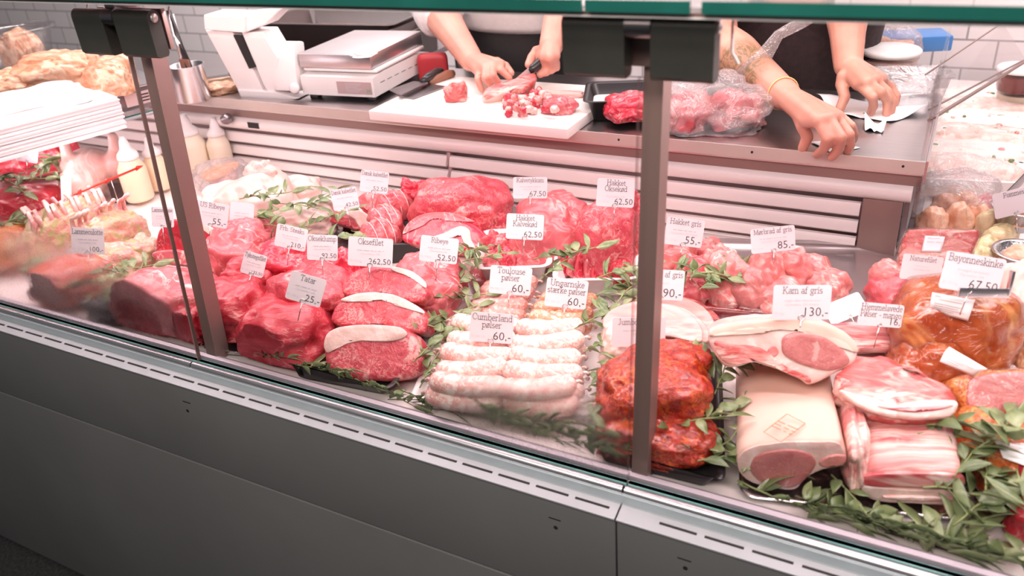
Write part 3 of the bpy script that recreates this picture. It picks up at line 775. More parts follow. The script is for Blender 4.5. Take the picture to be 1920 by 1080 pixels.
def faint_line(mb, x0, x1, y, h, seed, z=.0004):
    """print too small to read: a row of short strokes of uneven length"""
    rd_ = random.Random(seed); x = x0
    while x < x1:
        w_ = min(rd_.uniform(h * 1.0, h * 4.5), x1 - x)
        mb.add([(x, y, z), (x + w_, y, z), (x + w_, y + h * .55, z), (x, y + h * .55, z)], [(0, 1, 2, 3)]); x += w_ + h * .8
def price_tag(label, px0, px1, py, z, title, small, price, aspect=.70, roll=0, yaw=30, back=18, unit='Pr. 1/2 kg', pin=.22, group='price labels in the meat display', pz=.0, tsize=.20):
    """card standing on a ring pin: bottom edge from px0 to px1 at row py, height z above the floor"""
    p = at((px0 + px1) / 2, py, z); W = (px1 - px0) * S(p); H = W * aspect
    root = empty('price_label', p)
    # normal towards the customer, leaning back; image roll about that normal
    n_ = Matrix.Rotation(R(yaw), 3, 'Z') @ Vector((0, -math.cos(R(back)), math.sin(R(back))))
    x_ = CR - n_ * CR.dot(n_); x_.normalize(); x_ = Matrix.Rotation(R(-roll), 3, n_) @ x_; y_ = n_.cross(x_)
    root.rotation_euler = Matrix((x_, y_, n_)).transposed().to_euler()
    tag(root, label, 'price label', group)
    t = .0009
    o2 = [(x, y + H / 2) for x, y in rrect(W / 2, H / 2, .0035, 4)]
    MB().loft([[Vector((x, y, -t)) for x, y in o2], [Vector((x, y, 0)) for x, y in o2]]).build('card', M['card'], root, smooth=False)
    lines = title if isinstance(title, (list, tuple)) else [title]
    ts = H * tsize; tb = MB(); y = H * (.93 - tsize * .86)
    for ln in lines:
        serif_text(tb, ln, 0, y, ts, W * .93); y -= ts * 1.12
    tb.build('title_lettering', M['ink_title'], root, smooth=False)
    if small:
        sb = MB(); y += ts * .22
        for ln in small:
            if ln == '~': faint_line(sb, -W * .30, W * .30, y - H * .04, H * .055, int(px0 + y * 9e4))
            else: sans_text(sb, ln, 0, y - H * .05, H * .105, 'CENTER')
            y -= H * .125
        sb.build('small_print', M['ink_pale'], root, smooth=False)
    if price:
        pb = MB(); fs = min(H * .44, W * 1.12 / max(3, len(price))); sans_text(pb, price, W * .47, H * .10, fs, 'RIGHT'); pb.build('price_lettering', M['ink'], root, smooth=False)
        ub = MB(); sans_text(ub, unit, -W * .46, H * .15, H * .105); ub.build('unit_lettering', M['ink_pale'], root, smooth=False)
    rb = MB(); r_ = H * .085
    ring = [Vector((r_ * math.cos(2 * PI * k / 18), H * .06 + r_ * math.sin(2 * PI * k / 18), .0012)) for k in range(19)]
    rb.tube(ring, .0006, 6); rb.tube([(0, H * .06 - r_, .001), (0, -.03, -.004)], .0008, 6)
    rb.build('ring_pin', M['pot_steel'], root)
    return root
# ---- sausages
def sausage_proto(name, L, rad, bend, mat, seed):
    mb = MB(); pts = []; rr = []; n = 22
    for k in range(n + 1):
        t = k / n; a = (t - .5) * bend
        Rb = L / bend
        pts.append(Vector((Rb * math.sin(a), Rb * (1 - math.cos(a)) - L * bend / 16, rad)))
        e = min(t, 1 - t) * L / rad
        f = math.sqrt(max(0, 1 - (1 - min(1, e / 1.1)) ** 2)) if e < 1.1 else 1
        rr.append(max(.12, f) * rad * (1 + .07 * wob((t * 5, 0, 0), seed, 1)))
    mb.tube(pts, rr, 14)
    # twisted casing ends
    for s, i in ((-1, 0), (1, n)):
        d = (pts[i] - pts[i - s]).normalized()
        mb.tube([pts[i] - d * rad * .1, pts[i] + d * rad * .25, pts[i] + d * rad * .5 + Vector((0, 0, -rad * .3))], [rad * .16, rad * .12, rad * .2], 6)
    return mb.build(name, M[mat])
# ================================================================== goods cut with a flat face
def face_frame(px, py, z, rz, tilt):
    """origin on the line of sight at height z; x along the face, y into the piece, z up the face"""
    Mx = Matrix.Rotation(R(rz), 4, 'Z') @ Matrix.Rotation(R(tilt), 4, 'X'); Mx.translation = at(px, py, z); return Mx
def on_face(Mx, px, py):
    n_ = Mx.col[1].xyz; o = Mx.translation; d = ray(px, py); t = (o - CP).dot(n_) / d.dot(n_)
    q = Mx.inverted() @ (CP + d * t); return (q.x, q.z)
def faced(name, label, cat, pts, ctr_px, z, rz, tilt, L, mat, n=64, bev=.006, seed=1, taper=1.0, rough=.0025, group=None, bow=0.0, parent=None):
    """a thick piece whose cut face has the outline pts; it runs back L from that face"""
    Mx = face_frame(ctr_px[0], ctr_px[1], z, rz, tilt)
    o2 = [on_face(Mx, *p) for p in pts]
    ar = sum(a[0] * b[1] - b[0] * a[1] for a, b in zip(o2, o2[1:] + o2[:1]))
    if ar < 0: o2 = o2[::-1]
    out = resample(o2, n)
    mb = flip(prism(out, L, bev, seed, rough, taper, bow=bow))
    for v in mb.v: v.y += L / 2
    o = mb.build(name, M[mat] if isinstance(mat, str) else mat)
    o.matrix_world = Mx
    if parent is None: tag(o, label, cat, group)
    o['_m'] = 0; del o['_m']
    return o, Mx, out
def patch_on(o, Mx, name, pts, mat, th=.0025, n=40, seed=2, smoothpts=True):
    """an area of the cut face with its own look, standing a hair proud of it"""
    o2 = [on_face(Mx, *p) for p in pts]
    ar = sum(a[0] * b[1] - b[0] * a[1] for a, b in zip(o2, o2[1:] + o2[:1]))
    if ar < 0: o2 = o2[::-1]
    out = resample(o2, n) if smoothpts else o2
    mb = flip(prism(out, th * 2.4, th * .9, seed, .0012, segs=1))
    return mb.build(name, M[mat] if isinstance(mat, str) else mat, parent=o)
FZ = DZ + .004
RZ = DZ + .040               # top of the raised back step

# ---- beef at the centre left --------------------------------------------------
tray('meat_tray', 'black plastic tray under the stack of thick fat-rimmed beef steaks', at(702, 640, FZ), .185, .30, .022, 'black_plastic', 12)
def strip_steak(label, pts, c, z, rz, tilt, L, fat, seed):
    o, Mx, out = faced('beef_steak', label, 'steak', pts, c, z, rz, tilt, L, 'beef_marbled', bev=.008, seed=seed, group='thick beef steaks on the black tray')
    for f in fat: patch_on(o, Mx, 'fat_rim', f, 'fat', .0018)
    return o
strip_steak('front beef steak with broad white fat cap, nearest the glass on black tray',
    [(606, 650), (612, 625), (640, 614), (700, 610), (752, 616), (786, 650), (789, 690), (762, 712), (690, 716), (630, 706), (608, 680)], (698, 664), .893, 14, -34, .045,
    [[(608, 645), (616, 624), (645, 612), (700, 609), (750, 614), (764, 628), (735, 640), (680, 640), (640, 648), (615, 662)]], 4)
strip_steak('second beef steak from the glass, thin fat along its top edge, on black tray',
    [(618, 592), (640, 562), (680, 550), (740, 555), (785, 578), (800, 605), (790, 625), (740, 618), (670, 612), (632, 610)], (708, 588), .925, 14, -40, .045,
    [[(640, 561), (680, 549), (740, 553), (788, 578), (794, 588), (770, 574), (725, 562), (680, 558), (652, 566)]], 6)
strip_steak('third beef steak from the glass, marbled pink under the large price card',
    [(638, 545), (650, 515), (690, 498), (745, 502), (790, 522), (800, 552), (780, 565), (720, 556), (660, 556)], (718, 533), .953, 14, -46, .050,
    [[(735, 500), (770, 508), (796, 528), (798, 540), (785, 530), (755, 514), (735, 507)]], 9)
lump('rump_cut', 'smooth bright red rump of beef beside the front steak', 'beef', 540, 612, FZ + .01, 178, .14, .080, 'beef', 20, 3, e=.7, rough=.14, fine=.008)
lump('rump_cut', 'red beef cut lying against the right side of the left post', 'beef', 452, 566, FZ + .012, 118, .13, .088, 'beef', 35, 8, e=.75, rough=.14, fine=.01)
lump('beef_cut', 'dark red beef trimming at the foot of the left post', 'beef', 362, 598, FZ + .01, 74, .09, .062, 'beef_deep', 25, 12, rough=.18)
lump('topside', 'broad reddish topside of beef behind the square tatar card', 'beef', 592, 541, FZ + .045, 172, .13, .068, 'beef_marbled', 12, 17, e=.7, rough=.15)
lump('beef_cut', 'ragged red steak meat below the tilted card by the left post', 'beef', 478, 510, FZ + .055, 120, .09, .055, 'beef', 30, 21, rough=.2, fine=.05)
lump('steak_pile', 'red steak under the pink card in the second row', 'beef', 535, 483, FZ + .075, 108, .09, .05, 'beef_bright', 20, 23, rough=.16, fine=.05)
lump('ribeye_roll', 'pinkish ribeye roll with wrinkled membrane right of the steaks', 'beef', 800, 530, FZ + .025, 132, .15, .088, 'veal', 30, 27, e=.72, rough=.12, fine=.05)
lump('beef_cut', 'small red beef piece half hidden behind the large white card', 'beef', 650, 497, FZ + .07, 70, .06, .05, 'beef_bright', 20, 29, rough=.2)
tray('meat_platter', 'silver embossed platter edge under the red beef at left of the fogged pane', at(500, 640, FZ), .24, .16, .010, 'foil', 24)
tray('meat_tray', 'black tray under the raised veal platter at the centre', at(760, 478, FZ + .02), .14, .10, .05, 'black_plastic', 25)

# ---- ribeye behind the post ----------------------------------------------------
o, Mx, out = faced('ribeye_joint', 'deep red cut ribeye joint crossing behind the left post', 'beef', [(290, 470), (298, 428), (325, 410), (365, 415), (405, 436), (424, 465), (420, 490), (390, 500), (340, 495), (300, 488)], (355, 460), .925, 18, -28, .10, 'beef_deep', seed=31)
patch_on(o, Mx, 'fat_edge', [(352, 410), (375, 414), (408, 434), (426, 462), (418, 470), (400, 446), (372, 424)], 'fat', .003)
patch_on(o, Mx, 'fat_flap', [(288, 474), (330, 468), (380, 476), (415, 488), (400, 502), (340, 500), (300, 492)], 'veal', .006)
lump('veal_shank', 'pink veal joint with pale membrane right of the deep red ribeye', 'veal', 448, 462, FZ + .05, 122, .12, .075, 'veal', 35, 33, rough=.14)
lump('fat_trim', 'pale pink fat trimming below the ribeye at the left post', 'meat', 402, 505, FZ + .035, 72, .07, .04, 'fat', 40, 35, rough=.2)

# ---- far left ------------------------------------------------------------------
lump('beef_joint', 'large pale pink joint behind the fogged left pane', 'beef', 300, 560, FZ + .012, 210, .15, .095, 'veal', 40, 41, e=.8)
lump('beef_joint', 'red joint in the dark tray low behind the fogged left pane', 'beef', 262, 590, FZ + .008, 130, .08, .06, 'beef', 35, 43)
tray('meat_tray', 'black tray low behind the fogged left pane', at(262, 600, FZ), .20, .11, .035, 'black_plastic', 42)
lump('marinated_piece', 'orange red marinated piece in the middle of the fogged left pane', 'meat', 135, 520, FZ + .01, 150, .11, .07, 'marinade', 40, 45)
lump('marinated_piece', 'orange marinated piece at the left picture edge above the fog', 'meat', 22, 452, FZ + .02, 90, .10, .07, 'orange', 40, 47)
lump('lamb_cut', 'herbed lamb cut under the pale card in front of the ribs', 'lamb', 195, 494, FZ + .02, 150, .09, .06, 'herbed', 35, 49, rough=.18)
lump('lamb_cut', 'small herbed lamb cut right of the pale card before the ribs', 'lamb', 262, 470, FZ + .03, 70, .08, .05, 'herbed', 35, 50, rough=.18)
def rack(label, p0, p1, z, lean, nb, seed, hgt=.075):
    A_ = at(p0[0], p0[1], z); B_ = at(p1[0], p1[1], z); d = B_ - A_; L = d.length; rz = math.atan2(d.y, d.x)
    root = lump_mesh(L * 1.05, .075, .085, seed, e=.8, rough=.12, fine=.07).build('rack_of_lamb', M['herbed'])
    root.location = (A_ + B_) / 2 - Vector((0, 0, .04)); root.rotation_euler = (0, 0, rz)
    tag(root, label, 'lamb', 'racks of lamb')
    for k in range(nb):
        x = -L * .42 + L * .84 * k / (nb - 1); w_ = math.sin(k * 2.3 + seed) * .004
        pts = [Vector((x, lean * .010, .045)), Vector((x + w_, lean * .026, .075)), Vector((x + w_, lean * .020, .098)), Vector((x + 2 * w_, lean * .004, .045 + hgt)), Vector((x + 3 * w_, -lean * .012, .055 + hgt))]
        b_ = MB().tube(pts, [.0062, .0050, .0042, .0038, .0044], 8).build('rib_bone', M['bone'], root)
    return root
rack('rack of lamb lying farther back with stubby curved rib bones', (50, 448), (208, 392), .915, -1, 10, 3, .045)
rack('rack of lamb nearer the card with crossed red rib bones, herb crusted', (150, 470), (268, 420), .915, 1, 8, 7, .060)
lump('beef_joint', 'dark red raw joint at the left edge behind the rib racks', 'beef', 48, 378, RZ, 150, .12, .065, 'beef_deep', 35, 51)
lump('beef_wrapped', 'bright red beef behind the herbs at the upper left edge', 'beef', 40, 298, RZ + .02, 150, .14, .07, 'beef_bright', 35, 53)
lump('beef_cut', 'pinkish red beef piece at the far back under the glass shelf', 'beef', 110, 276, RZ + .03, 60, .07, .06, 'beef_bright', 35, 54)

# ---- chickens -------------------------------------------------------------------
def chicken():
    p = at(172, 330, RZ + .05); k = S(p)
    mb = MB(); Mz = Matrix.Rotation(R(40), 3, 'Z')
    def L_(x, y, z): return Mz @ Vector((x, y, z))
    mb.ell((0, 0, .06), (.062, .078, .058), Mz); mb.ell(L_(-.012, -.045, .05), (.052, .05, .048), Mz)
    for s in (1, -1):
        a = L_(.05 * s + .02, .0, .07); b_ = L_(.052 * s + .025, -.03, .115)
        mb.ell(a, (.034, .045, .042), Mz); mb.capsule(a, b_, .030, .015); mb.capsule(b_, b_ + L_(.002 * s, .008, .028), .013, .012)
        mb.capsule(L_(.058 * s, .03, .05), L_(.075 * s, -.02, .03), .018, .014); mb.capsule(L_(.075 * s, -.02, .03), L_(.06 * s, -.055, .035), .014, .009)
    o = mb.build('whole_chicken', M['chicken'], loc=p - Vector((0, 0, .05)))
    fuse(o, .004, 8); return tag(o, 'whole raw chicken, legs up, at the back left by the dressing bottles', 'chicken')
chicken()
lump('chicken_breast', 'big pale chicken breast piled high left of the herbs', 'chicken', 462, 376, RZ, 172, .14, .10, 'breast', 30, 61, e=.85, rough=.14, fine=.02,
     fn=lambda q: Vector((q.x, q.y, q.z * (1 + .35 * max(0, q.x)))))
lump('chicken_piece', 'pale chicken piece with knuckle on top of the breast pile', 'chicken', 492, 326, RZ + .075, 62, .07, .05, 'chicken', 60, 62, e=.9, rough=.25)
lump('chicken_breast', 'white chicken breast in the white tray under the herbs', 'chicken', 575, 404, RZ + .014, 118, .11, .05, 'breast', 25, 63, rough=.14)
lump('chicken_breast', 'chicken breast at the back near the pink card corner', 'chicken', 555, 355, RZ + .02, 96, .08, .05, 'breast', 25, 64, rough=.14)
tray('foam_tray', 'white tray holding the chicken breasts', at(548, 428, RZ - .006), .15, .17, .036, 'white_foam', 26)
lump('pork_piece', 'small pink meat piece between the chicken tray and cards', 'meat', 492, 425, FZ + .06, 54, .05, .045, 'veal', 30, 66)
bag = tag(empty('chicken_bag', at(420, 345, RZ)), 'clear bag of carrots and chicken beside the dressing bottles', 'bag')
b_ = lump_mesh(.125, .10, .06, 71, rough=.2, fine=.06).build('bag_film', M['wrap'], bag); b_.rotation_euler = (0, 0, R(50))
for k, (dx, dy, a) in enumerate(((-.01, -.01, 48), (.012, -.016, 62), (.0, .012, 40))):
    c = MB().tube([(-.036, 0, 0), (-.02, 0, .001), (.02, 0, .0), (.036, 0, -.001)], [.004, .010, .012, .006], 10).build('carrot', M['carrot'], bag)
    c.location = (dx, dy, .035); c.rotation_euler = (0, R(-12), R(a))
lump_mesh(.07, .06, .035, 73).build('chicken_piece', M['chicken'], bag).location = (-.012, .012, .004)

# ---- veal and beef on the silver platter ------------------------------------------
tray('meat_platter', 'silver embossed platter under the veal fillets and beef rounds', at(742, 428, RZ - .003), .30, .22, .010, 'foil', 27)
PT = RZ + .004
def fillet(label, pts, c, z, rz, tilt, L, fat, seed, mat='beef'):
    o, Mx, out = faced('veal_fillet', label, 'veal', pts, c, z, rz, tilt, L, mat, seed=seed)
    if fat: patch_on(o, Mx, 'fat_cap', fat, 'fat', .003)
    return o
fillet('veal fillet with thick white fat cap at the left end of the silver platter', [(618, 415), (628, 398), (660, 390), (690, 408), (694, 432), (668, 432), (640, 424)], (656, 412), .925, 20, -32, .10, [(640, 394), (662, 388), (692, 405), (696, 430), (680, 432), (662, 410)], 81)
fillet('red veal fillet end behind the fat-capped fillet under the tall card', [(672, 368), (690, 360), (708, 368), (714, 390), (702, 404), (680, 396), (670, 384)], (692, 382), .945, 20, -30, .09, None, 83, 'veal')
for i, (px, py, wx, z, lb) in enumerate(((712, 440, 74, PT, 'string-tied veal roulade nearest the platter rim'), (722, 415, 66, PT + .012, 'string-tied veal roulade in the middle of the row of three'), (738, 386, 72, PT + .02, 'string-tied veal roulade at the back of the row of three'))):
    o = lump('veal_roulade', lb, 'veal', px, py, z, wx, .075, .062, 'veal', 60, 90 + i, 'tied veal roulades', e=.9, rough=.1)
    lx = wx * S(o.location) / 2
    for k in (-.45, 0, .45):
        rr = math.sqrt(1 - k * k)
        MB().tube([Vector((lx * k * 1.0, .0385 * rr * math.cos(t), .031 + .034 * rr * math.sin(t))) for t in [2 * PI * j / 20 for j in range(21)]], .0006, 6).build('string', M['white_plastic'], o)
lump('beef_round', 'large rounded beef joint with white membrane at the back of the platter', 'beef', 862, 384, PT + .012, 190, .14, .098, 'beef_marbled', 22, 95, e=.75, rough=.12, fn=None)
o, Mx, out = faced('beef_round', 'beef round showing a wide bright red cut face above platter rim', 'beef', [(753, 448), (762, 420), (795, 403), (845, 401), (885, 416), (912, 440), (914, 462), (880, 470), (820, 462), (775, 458)], (832, 436), .935, 16, -42, .10, 'beef_bright', seed=97)
patch_on(o, Mx, 'fat_seam', [(800, 448), (830, 438), (862, 424), (880, 432), (884, 450), (892, 466), (884, 467), (876, 448), (868, 434), (832, 446)], 'fat', .0016)
patch_on(o, Mx, 'membrane', [(755, 440), (766, 418), (796, 401), (846, 399), (888, 414), (880, 416), (845, 406), (800, 408), (772, 424)], 'veal', .002)
lump('beef_offcut', 'small ragged beef end sticking up at the back of the roulades', 'beef', 780, 362, PT + .03, 60, .05, .05, 'beef_bright', 30, 99, rough=.3)

# ---- white trays of beef at the centre right -----------------------------------------
tray('foam_tray', 'white foam tray of folded veal strips at the centre', at(968, 500, FZ + .038), .125, .15, .040, 'white_foam', 24)
tray('foam_tray', 'white foam tray of sliced red beef left of the right post', at(1120, 520, FZ + .038), .135, .16, .042, 'white_foam', 22)
rd = random.Random(5)
for k in range(9):
    lump('veal_strip', 'folded pale red veal strip heaped in the centre white tray', 'veal', 925 + (k % 5) * 21 + rd.uniform(-5, 5), 484 - (k // 5) * 24 + rd.uniform(-6, 6), FZ + .052 + (k // 5) * .012, 46, .030, .030, ('veal', 'beef_bright', 'beef_marbled')[k % 3], rd.uniform(20, 110), 110 + k, 'veal strips in the white tray', rough=.35, fine=.06, n=14)
lump('veal_joint', 'rounded veal joint with membrane behind the centre white tray', 'veal', 1030, 424, FZ + .055, 150, .15, .095, 'veal', 25, 121, e=.78, rough=.13, fine=.03)
lump('beef_joint', 'tall red beef joint with fine white veins left of the right post', 'beef', 1142, 436, FZ + .055, 122, .13, .11, 'beef_marbled', 20, 123, e=.85, rough=.1, fine=.02)
lump('beef_joint', 'smaller red beef joint behind the right post', 'beef', 1182, 410, FZ + .075, 60, .09, .09, 'beef_bright', 20, 124, e=.85)
for k in range(7):
    c = (1062 + k * 16, 492 + k * 3)
    faced('beef_slice', 'thin beef slice in the fanned row on the white tray, left of the right post', 'beef', [(c[0] - 14, c[1] + 14), (c[0] - 10, c[1] - 16), (c[0] + 4, c[1] - 27), (c[0] + 16, c[1] - 10), (c[0] + 15, c[1] + 18), (c[0], c[1] + 26)], c, .915 - k * .001, 60, -22, .008, ('beef_bright', 'veal')[k % 2], n=28, bev=.0025, seed=130 + k, group='fanned beef slices')
lump('beef_cut', 'dark red beef end at the right rim of the sliced beef tray', 'beef', 1166, 512, FZ + .055, 42, .05, .04, 'beef_deep', 20, 139)

def clear_box(label, px, py, z, lx, ly, h, rz, content, card=None, lid=True):
    root = tag(empty('clear_container', at(px, py, z), (0, 0, R(rz))), label, 'container', 'sealed clear containers')
    mb = MB(); a, b2 = lx / 2, ly / 2
    def rg(k, zz): return [Vector((x, y, zz)) for x, y in rrect(a + k, b2 + k, .014)]
    mb.loft([rg(-.010, .001), rg(-.001, h - .003), rg(.005, h - .002), rg(.005, h)], caps=(True, False)).build('tub', M['clear'], root)
    if lid: MB().loft([rg(.006, h + .0005), rg(.006, h + .002), rg(-.004, h + .003), rg(-.010, h + .006)], caps=(False, True)).build('lid', M['clear'], root)
    MB().loft([rg(-.012, .003), rg(-.005, h * .78), rg(-.02, h * .84)]).build('contents', M[content], root)
    if card:
        cx, cy, cw, ch, cr = card
        c = MB().box((-cw / 2, -ch / 2, 0), (cw / 2, ch / 2, .0006)).build('label', M['paper'], root, smooth=False)
        c.location = (cx, cy, h + .0075); c.rotation_euler = (0, 0, R(cr)); return root, c
    return root, None
clear_box('clear tub of dark red sauce behind the sausage cards', 942, 545, FZ + .004, .125, .085, .046, 24, 'liver')
bx, cd_ = clear_box('clear lidded box of dark red liver with white price sticker on top', 1374, 602, FZ + .014, .115, .080, .046, 10, 'liver', (.016, -.004, .064, .036, -14))
tb = MB(); sans_text(tb, '77,50', .0, -.012, .016, 'CENTER', .0009); tb.build('price_lettering', M['ink_pale'], cd_, smooth=False)

# ---- sausages -------------------------------------------------------------------------
tray('sausage_tray', 'long white tray holding the rows of sausages', at(972, 668, FZ), .27, .30, .012, 'white_foam', 18, flare=.004)
SP = {'c': sausage_proto('sausage', .118, .0162, .75, 'sausage', 1), 'C': sausage_proto('sausage', .110, .0168, 1.05, 'sausage', 4), 't': sausage_proto('sausage', .098, .0135, .35, 'sausage_dark', 2), 'u': sausage_proto('sausage', .098, .0140, .7, 'sausage_spice', 3)}
su = set()
def saus(kind, px, py, z, rz, label, group, tx=0):
    o = SP[kind]
    if kind in su: o = o.copy(); COL.objects.link(o)
    su.add(kind); o.location = at(px, py, z); o.rotation_euler = (R(tx), R(random.Random(px * py).uniform(-6, 6)), R(rz)); tag(o, label, 'sausage', group)
TZ = FZ + .006
GC = 'pale cumberland sausages'
for k in range(8):
    f = k / 7
    saus('cC'[k % 2], 872 + 26 * f + (k % 2) * 6, 764 - 140 * f, TZ + .012, 20 + (k * 37 % 13) - 6, 'pale pink sausage in the left row of the white tray, front half', GC)
    saus('Cc'[k % 2], 1016 + 6 * f + (k % 3) * 4, 772 - 138 * f, TZ + .014, 24 + (k * 53 % 14) - 7, 'pale pink sausage in the right row of the white tray, front half', GC)
for k in range(5):
    saus('cC'[k % 2], 880 + 8 * k, 738 - 28 * k, TZ + .034, 16 + (k * 41 % 16), 'pale pink sausage lying on top of the left row', GC)
    saus('Cc'[k % 2], 1012 + 5 * k, 744 - 28 * k, TZ + .037, 22 + (k * 29 % 14), 'pale pink sausage lying on top of the right row', GC)
for k in range(6):
    saus('t', 924 + 7 * k, 612 - 13 * k, TZ + .022 + .006 * (k % 3), 14 + (k * 31 % 12), 'greyish pink sausage in the heap at the back left of the white tray', 'toulouse sausages')
for k in range(6):
    saus('u', 1040 + 4 * k + (k % 2) * 8, 636 - 12 * k, TZ + .022 + .008 * (k % 3), 12 + (k * 43 % 16), 'orange-flecked sausage in the heap at the back right of the white tray', 'spiced sausages')

# ---- bacon, marinated neck, pork pieces around the right post ----------------------------
for k in range(4):
    c = (1222 + 12 * k, 606 + 9 * (k % 2) - 7 * k)
    faced('bacon_slice', 'wide pale bacon slice fanned out behind the right post', 'bacon', [(c[0] - 92 + k * 4, c[1] + 8), (c[0] - 80, c[1] - 22), (c[0] - 30, c[1] - 42), (c[0] + 40, c[1] - 34), (c[0] + 88, c[1] - 2), (c[0] + 92, c[1] + 34), (c[0] + 30, c[1] + 24), (c[0] - 40, c[1] + 26)], c, .905 - .004 * k + .012 * (3 - k) * .5, 18, -58, .006, ('sliced_pink', 'pork_stripe')[k % 2 == 1 and k > 2], n=44, bev=.002, seed=150 + k, group='fanned bacon slices')
tray('meat_tray', 'black tray under the red marinated neck pieces at the right post', at(1232, 790, FZ), .165, .27, .022, 'black_plastic', 16)
lump('marinated_neck', 'glossy red marinated pork neck on top, behind the right post', 'pork', 1226, 724, FZ + .030, 205, .12, .080, 'marinade', 22, 161, e=.72, rough=.13, fine=.06)
lump('marinated_neck', 'glossy red marinated pork neck below, at the front of its black tray', 'pork', 1228, 812, FZ + .008, 212, .09, .050, 'marinade', 16, 163, e=.62, rough=.12, fine=.06)
lump('marinated_neck', 'red marinated strip with white fat behind the two neck pieces', 'pork', 1272, 676, FZ + .055, 120, .07, .040, 'marinade', 14, 165, e=.6, rough=.12, fine=.05)
lump('wrapped_loin', 'pale wrapped piece behind the card at the right post', 'pork', 1160, 640, FZ + .03, 70, .08, .05, 'breast', 20, 167)
tray('foam_tray', 'white foam tray of pork pieces behind the right post', at(1296, 536, FZ + .02), .15, .15, .036, 'white_foam', 20)
for px, py, wx, h, mt, sd in ((1262, 486, 90, .055, 'pork', 1), (1300, 505, 70, .05, 'veal', 2), (1318, 470, 62, .05, 'pork', 3), (1290, 540, 66, .045, 'veal', 4), (1322, 532, 62, .04, 'veal', 5), (1335, 490, 44, .04, 'beef_bright', 6)):
    lump('pork_piece', 'pink pork piece heaped on the foam tray just right of the right post', 'pork', px, py, FZ + .045, wx, .06, h, mt, 30, 170 + sd, 'pork pieces on the foam tray', rough=.2, n=18)
tray('steel_platter', 'large oval steel platter under the heap of pork tenderloins', at(1510, 538, RZ + .001), .36, .27, .012, 'plate', 16, rim=.02)
G_ = 'pork tenderloins on the steel platter'
for i, (px, py, wx, ly, lz, rz, z, mt, lb) in enumerate((
    (1366, 520, 84, .08, .075, 60, .0, 'pork', 'rounded pork tenderloin end at the left of the heap, beside the clear box'),
    (1412, 540, 70, .075, .062, 70, .0, 'pork_pale', 'pale smooth pork tenderloin end in the front row of the heap'),
    (1462, 548, 92, .09, .05, 30, .0, 'pork', 'pork tenderloin lying behind the card on the cut loin'),
    (1438, 506, 66, .07, .06, 60, .02, 'pork', 'ragged pork tenderloin tip below the price card at the back'),
    (1484, 502, 60, .07, .06, 70, .02, 'pork', 'pork tenderloin bulge right of centre on the heap'),
    (1526, 506, 70, .08, .045, 30, .01, 'pork', 'pork tenderloin at the back right of the heap'),
    (1540, 534, 104, .06, .048, 10, .0, 'pork', 'long pork tenderloin pointing right over the bare platter'),
    (1350, 492, 56, .06, .055, 50, .01, 'pork', 'small pork tenderloin end at the back left of the heap'))):
    lump('pork_tenderloin', lb, 'pork', px, py, RZ + .012 + z, wx, ly, lz, mt, rz, 180 + i, G_, e=.9, rough=.16, n=20)

# ---- right front: loins, belly, ribs -------------------------------------------------------
o, Mx, out = faced('pork_loin', 'upper pork loin, oval cut face towards the glass, below a price card', 'pork',
    [(1328, 632), (1345, 614), (1400, 604), (1470, 602), (1540, 606), (1586, 628), (1606, 655), (1600, 682), (1566, 700), (1520, 722), (1500, 712), (1460, 694), (1410, 680), (1370, 690), (1345, 672)], (1470, 663), .972, 14, -26, .11, 'fat', seed=201, n=72, rough=.0015)
patch_on(o, Mx, 'rind', [(1330, 630), (1345, 612), (1400, 601), (1470, 599), (1540, 603), (1588, 625), (1608, 652), (1604, 660), (1580, 636), (1540, 617), (1470, 611), (1400, 614), (1350, 624)], 'skin', .002)
patch_on(o, Mx, 'lean_eye', [(1464, 645), (1472, 628), (1505, 622), (1545, 630), (1575, 652), (1592, 676), (1575, 690), (1545, 694), (1500, 682), (1470, 665)], 'pork_pale', .0022)
patch_on(o, Mx, 'lean_flap', [(1340, 640), (1375, 646), (1420, 650), (1450, 668), (1480, 690), (1515, 704), (1518, 718), (1470, 694), (1410, 676), (1372, 684), (1348, 668)], 'pork_stripe', .002)
patch_on(o, Mx, 'lean_spot', [(1440, 655), (1452, 648), (1460, 658), (1455, 668), (1442, 668)], 'pork', .0016, 20)
o, Mx, out = faced('pork_loin', 'big skin-on pork loin with a red diamond stamp on its rind', 'pork',
    [(1382, 880), (1386, 850), (1412, 834), (1460, 826), (1530, 824), (1572, 826), (1582, 838), (1586, 872), (1545, 880), (1512, 898), (1494, 918), (1460, 918), (1410, 906)], (1482, 872), .886, 14, -4, .235, 'skin', seed=203, n=72, rough=.001, bev=.008)
patch_on(o, Mx, 'fat_ring', [(1384, 880), (1388, 852), (1414, 836), (1460, 829), (1530, 827), (1570, 829), (1580, 840), (1583, 870), (1545, 878), (1510, 896), (1492, 916), (1460, 916), (1410, 904)], 'fat', .0012)
patch_on(o, Mx, 'lean_eye', [(1406, 880), (1414, 856), (1440, 844), (1480, 840), (1518, 848), (1530, 866), (1518, 888), (1492, 910), (1458, 912), (1425, 902)], 'pork_pale', .003)
patch_on(o, Mx, 'lean_spot', [(1536, 862), (1552, 852), (1582, 852), (1582, 868), (1555, 874), (1538, 872)], 'pork', .003, 24)
